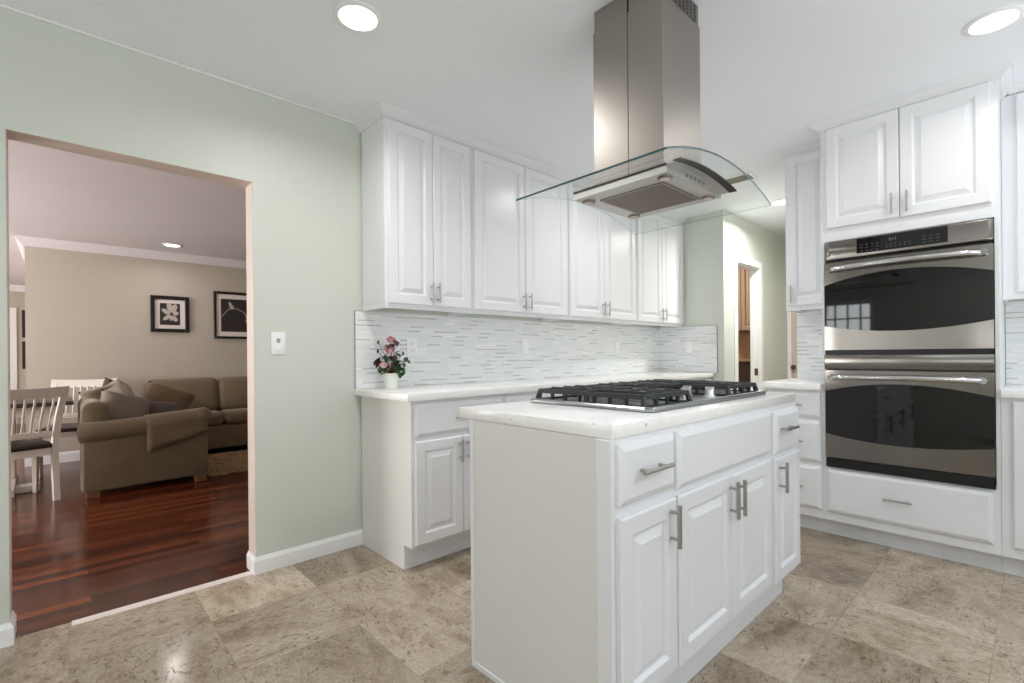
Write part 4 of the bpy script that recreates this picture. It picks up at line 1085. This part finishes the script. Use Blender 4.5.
finish('back_frame', rbox(0.0, 0.17, 0.08, 1.10, 0.30, 0.755, 0.07), 'sofa_fabric', sf, 60)
finish('seat_cushion', rbox(0.21, SD + 0.01, 0.21, 1.09, 0.305, 0.46, 0.05), 'sofa_fabric', sf, 60)
puff('back_cushion', 0.62, 0.46, 0.22, sf, (0.27, 0.62, 0.62), (R(90), R(-12), R(90)))
# far section along the beige wall (world-aligned inside the turned frame)
fs = bpy.data.objects.new('far_section', None); COL.objects.link(fs); fs.parent = sf; fs.rotation_euler = (0, 0, -sa)
q = Matrix.Rotation(-sa, 3, 'Z') @ Vector((-1.0 + 1.175, 3.42 - 2.32, 0)); fs.location = q
finish('base', rbox(0.42, 2.9, 0.32, 0.86, 0.05, 0.31, 0.02), 'sofa_fabric', fs, 60)
finish('back_frame', rbox(0.40, 2.9, 0.70, 0.90, 0.30, 0.76, 0.07), 'sofa_fabric', fs, 60)
for x0, x1 in ((0.40, 1.10), (1.11, 1.85), (1.86, 2.6)):
    finish('seat_cushion', rbox(x0, x1, 0.30, 0.80, 0.315, 0.475, 0.06), 'sofa_fabric', fs, 60)
    bm = new(); bm_box(bm, x0 - 0.02, x1 + 0.01, 0.0, 0.22, 0.0, 0.42, bev=0.08, seg=4)
    bmesh.ops.rotate(bm, verts=bm.verts[:], cent=(0, 0.1, 0), matrix=Matrix.Rotation(R(-12), 3, 'X'))
    finish('back_cushion', bm, 'sofa_fabric', fs, 60, (0, 0.52, 0.45))
for lx, ly in ((0.06, 0.06), (SD - 0.07, 0.06)):
    bm = new(); bm_box(bm, lx - 0.045, lx + 0.045, ly - 0.030, ly + 0.045, 0, 0.056, bev=0.006); o = finish('leg', bm, 'oak_leg', sf, None); o['label'] = 'light oak block leg'
for lx, ly in ((0.07, 1.03), (SD - 0.1, 1.03)):
    bm = new(); bm_box(bm, lx - 0.04, lx + 0.04, ly - 0.04, ly + 0.04, 0, 0.08, bev=0.006); o = finish('leg', bm, 'oak_leg', sf, None); o['label'] = 'light oak block leg'
for lx in (0.85, 2.8):
    bm = new(); bm_box(bm, lx - 0.04, lx + 0.04, 0.40, 0.48, 0, 0.052, bev=0.006); finish('leg', bm, 'dark_wood', fs, None)
# throw pillows
SM = Matrix.Translation((-1.175, 2.32, 0)) @ Matrix.Rotation(sa, 4, 'Z')
def throw(label, mat, loc, rot, s=0.42, th=0.15, group='throw pillows on the sofa'):
    p = SM @ Vector(loc)
    o = finish('throw_pillow', cushion_bm(s, s, th, 1.6, 14, 0.5), mat, None, 180, p); o.rotation_euler = rot
    tag(o, label, 'pillow', group); return o
def throw_at(label, mat, loc, rot, sz, th):
    o = finish('throw_pillow', cushion_bm(sz, sz * 0.85, th, 1.6, 14, 0.5), mat, None, 180, loc); o.rotation_euler = rot
    return tag(o, label, 'pillow', 'throw pillows on the sofa')
throw_at('grey-brown throw pillow nearest the sofa arm', 'pillow_grey', (-0.90, 2.60, 0.655), (R(62), R(18), R(10)), 0.38, 0.15)
throw_at('grey patterned throw pillow against the sofa back, behind the nearest pillow', 'pillow_pattern', (-0.98, 3.02, 0.72), (R(66), R(-14), R(30)), 0.36, 0.15)
throw_at('dark brown throw pillow lying low behind the sofa arm', 'pillow_dark', (-0.66, 2.84, 0.580), (R(38), R(6), R(-6)), 0.38, 0.14)
throw_at('dark throw pillow peeking out at the top of the pillow heap', 'pillow_dark', (-0.90, 3.36, 0.74), (R(70), R(30), R(40)), 0.32, 0.13)
throw_at('golden brown patterned throw pillow farthest right, in the corner of the sofa', 'pillow_brown', (-0.50, 3.36, 0.655), (R(52), R(22), R(-8)), 0.44, 0.15)

# rug
bm = new(); bm_box(bm, -0.30, 1.9, 2.50, 3.66, -0.0008, 0.010, bev=0.003)
tag(finish('area_rug', bm, 'rug_weave'), 'striped brown rug on the hardwood beside the sofa', 'rug')

# ------------------------------------------------------------------ dining table and two chairs
dt = thing('dining_table', 'dining table with dark top and white trestle base at the left of the opening', 'table', (-2.05, 3.20, 0))
finish('tabletop', rbox(-0.83, 0.83, -0.38, 0.42, 0.715, 0.748, 0.006), 'dark_wood', dt, 30)['label'] = 'dark wooden tabletop'
bm = new()
for b in ((-0.74, 0.74, -0.30, -0.27, 0.63, 0.7145), (-0.74, 0.74, 0.31, 0.34, 0.63, 0.7145), (-0.74, -0.71, -0.27, 0.31, 0.63, 0.7145), (0.71, 0.74, -0.27, 0.31, 0.63, 0.7145)): bm_box(bm, *b, bev=0.003)
finish('apron', bm, 'chair_paint', dt, None)
for s in (-1, 1):
    bm = new(); bm_box(bm, s * 0.42 - 0.05, s * 0.42 + 0.05, -0.05, 0.05, 0.10, 0.7145, bev=0.01)
    finish('post', bm, 'chair_paint', dt, None)
    bm = new(); bm_prism(bm, [(-0.33, 0), (0.33, 0), (0.33, 0.05), (0.10, 0.10), (-0.10, 0.10), (-0.33, 0.05)], 'x', s * 0.42 - 0.05, s * 0.42 + 0.05)
    bm_box(bm, 0.47 if s > 0 else -0.62, 0.62 if s > 0 else -0.47, -0.22, -0.13, 0, 0.062, bev=0.006)
    finish('foot', bm, 'chair_paint', dt, None)
finish('stretcher', boxes((-0.37, 0.37, -0.02, 0.02, 0.13, 0.22), bev=0.005), 'chair_paint', dt, None)
def chair(label, loc, rot):
    # local: seat front towards +y, back at y = 0
    t = thing('dining_chair', label, 'chair', loc, rot, 'white slat-back dining chairs')
    fan = 0.03; t.scale = (1, 1, 0.955)
    w2 = 0.215
    for s in (-1, 1):
        bm = new(); prof = [(0.0, 0.0, 0.020), (0.025, 0.22, 0.022), (0.032, 0.45, 0.024), (-0.01, 0.70, 0.020), (-0.10, 0.93, 0.017)]
        rings = []
        for y, z, h in prof: rings.append([bm.verts.new((s * (w2 + fan * max(0, z - 0.45) / 0.48) + dx * 0.019, y + dy * h, z)) for dx, dy in ((-1, -1), (1, -1), (1, 1), (-1, 1))])
        for a, b in zip(rings, rings[1:]):
            for j in range(4): bm.faces.new((a[j], a[(j + 1) % 4], b[(j + 1) % 4], b[j]))
        bm.faces.new(rings[0]); bm.faces.new(rings[-1])
        finish('rear_leg', bm, 'chair_paint', t, 40)
        bm = new(); bm_tube(bm, (s * 0.2, 0.42, 0.0), (s * 0.205, 0.42, 0.425), 0.018, 0.028, 4); finish('front_leg', bm, 'chair_paint', t, None)
    bm = new()
    n_ = 10; A = []
    for i in range(n_ + 1):
        x = -0.268 + 0.536 * i / n_; c = -0.030 - 0.012 * (1 - (2 * i / n_ - 1) ** 2)
        up_ = 0.012 * abs(2 * i / n_ - 1) ** 2
        A.append([bm.verts.new((x, -0.075 + c, 0.925 + up_)), bm.verts.new((x, -0.050 + c, 0.925 + up_)), bm.verts.new((x, -0.022 + c, 0.845)), bm.verts.new((x, -0.047 + c, 0.845))])
    for a, b in zip(A, A[1:]):
        for j in range(4): bm.faces.new((a[j], a[(j + 1) % 4], b[(j + 1) % 4], b[j]))
    bm.faces.new(A[0]); bm.faces.new(A[-1]); finish('top_rail', bm, 'chair_paint', t, 40)
    bm = new(); bm_box(bm, -w2 + 0.02, w2 - 0.02, 0.010, 0.034, 0.525, 0.572, bev=0.003); finish('lower_rail', bm, 'chair_paint', t, None)
    for i in range(8):
        x = -0.172 + 0.344 * i / 7; bm = new(); bm_path(bm, [(x, 0.020, 0.565), (x * 1.05, -0.018, 0.70), (x * 1.12, -0.068, 0.86)], 0.0085, 8); finish('slat', bm, 'chair_paint', t, 60)
    bm = new()
    for b in ((-0.19, 0.19, 0.40, 0.425, 0.37, 0.43), (-0.19, 0.19, 0.03, 0.05, 0.37, 0.43), (-0.205, -0.185, 0.04, 0.42, 0.37, 0.43), (0.185, 0.205, 0.04, 0.42, 0.37, 0.43)): bm_box(bm, *b)
    finish('apron', bm, 'chair_paint', t, None)
    bm = new(); bm_box(bm, -0.225, 0.225, 0.015, 0.46, 0.431, 0.468, bev=0.012, seg=3); finish('seat', bm, 'dark_seat', t, 40)['label'] = 'dark wooden seat'
    return t
chair('white slat-back dining chair with its back to the kitchen, left edge of the opening', (-1.535, 2.46, 0), R(16))
chair('white slat-back dining chair farther away, half hidden behind the sofa', (-1.135, 3.99, 0), R(180 - 16))

# ------------------------------------------------------------------ utility room seen through the hall doorway
t = thing('utility_cabinet', 'tall brown-toned wall cupboard seen through the hall doorway', 'cabinet', (4.73, -0.1, 1.37), RO)
bm = new(); bm_box(bm, 0, 0.40, 0, 0.319, 0, 0.9); finish('carcass', bm, 'laundry_wood', t, None)
for a, b in ((0.004, 0.198), (0.202, 0.396)):
    finish('door', panel_bm(b - a, 0.89, stile=0.045), 'laundry_wood', t, 20, (a, -0.0004, 0.005))
finish('wall_utility', boxes((4.9, XE - 0.0005, -0.59, 0.6, 0.0, 1.365)), 'laundry_tan', None, None)
o = bpy.data.objects['wall_utility']; o['kind'] = 'structure'; o['label'] = 'tan lower wall of the utility room'; o['category'] = 'wall'
t = thing('utility_counter', 'dark low counter seen through the hall doorway', 'counter', (4.65, -0.12, 0), RO)
finish('base', boxes((0, 0.40, 0, 0.245, 0, 1.00)), 'laundry_dark', t, None); finish('top', boxes((-0.01, 0.41, -0.02, 0.245, 1.001, 1.03)), 'laundry_tan', t, None)
area('utility_fill', (4.2, 0.3, 2.4), (0, 0, -1), 0.25, 0, 22, (1, 0.9, 0.8), 'DISK')  # added lamp without a fixture, brightens the utility room
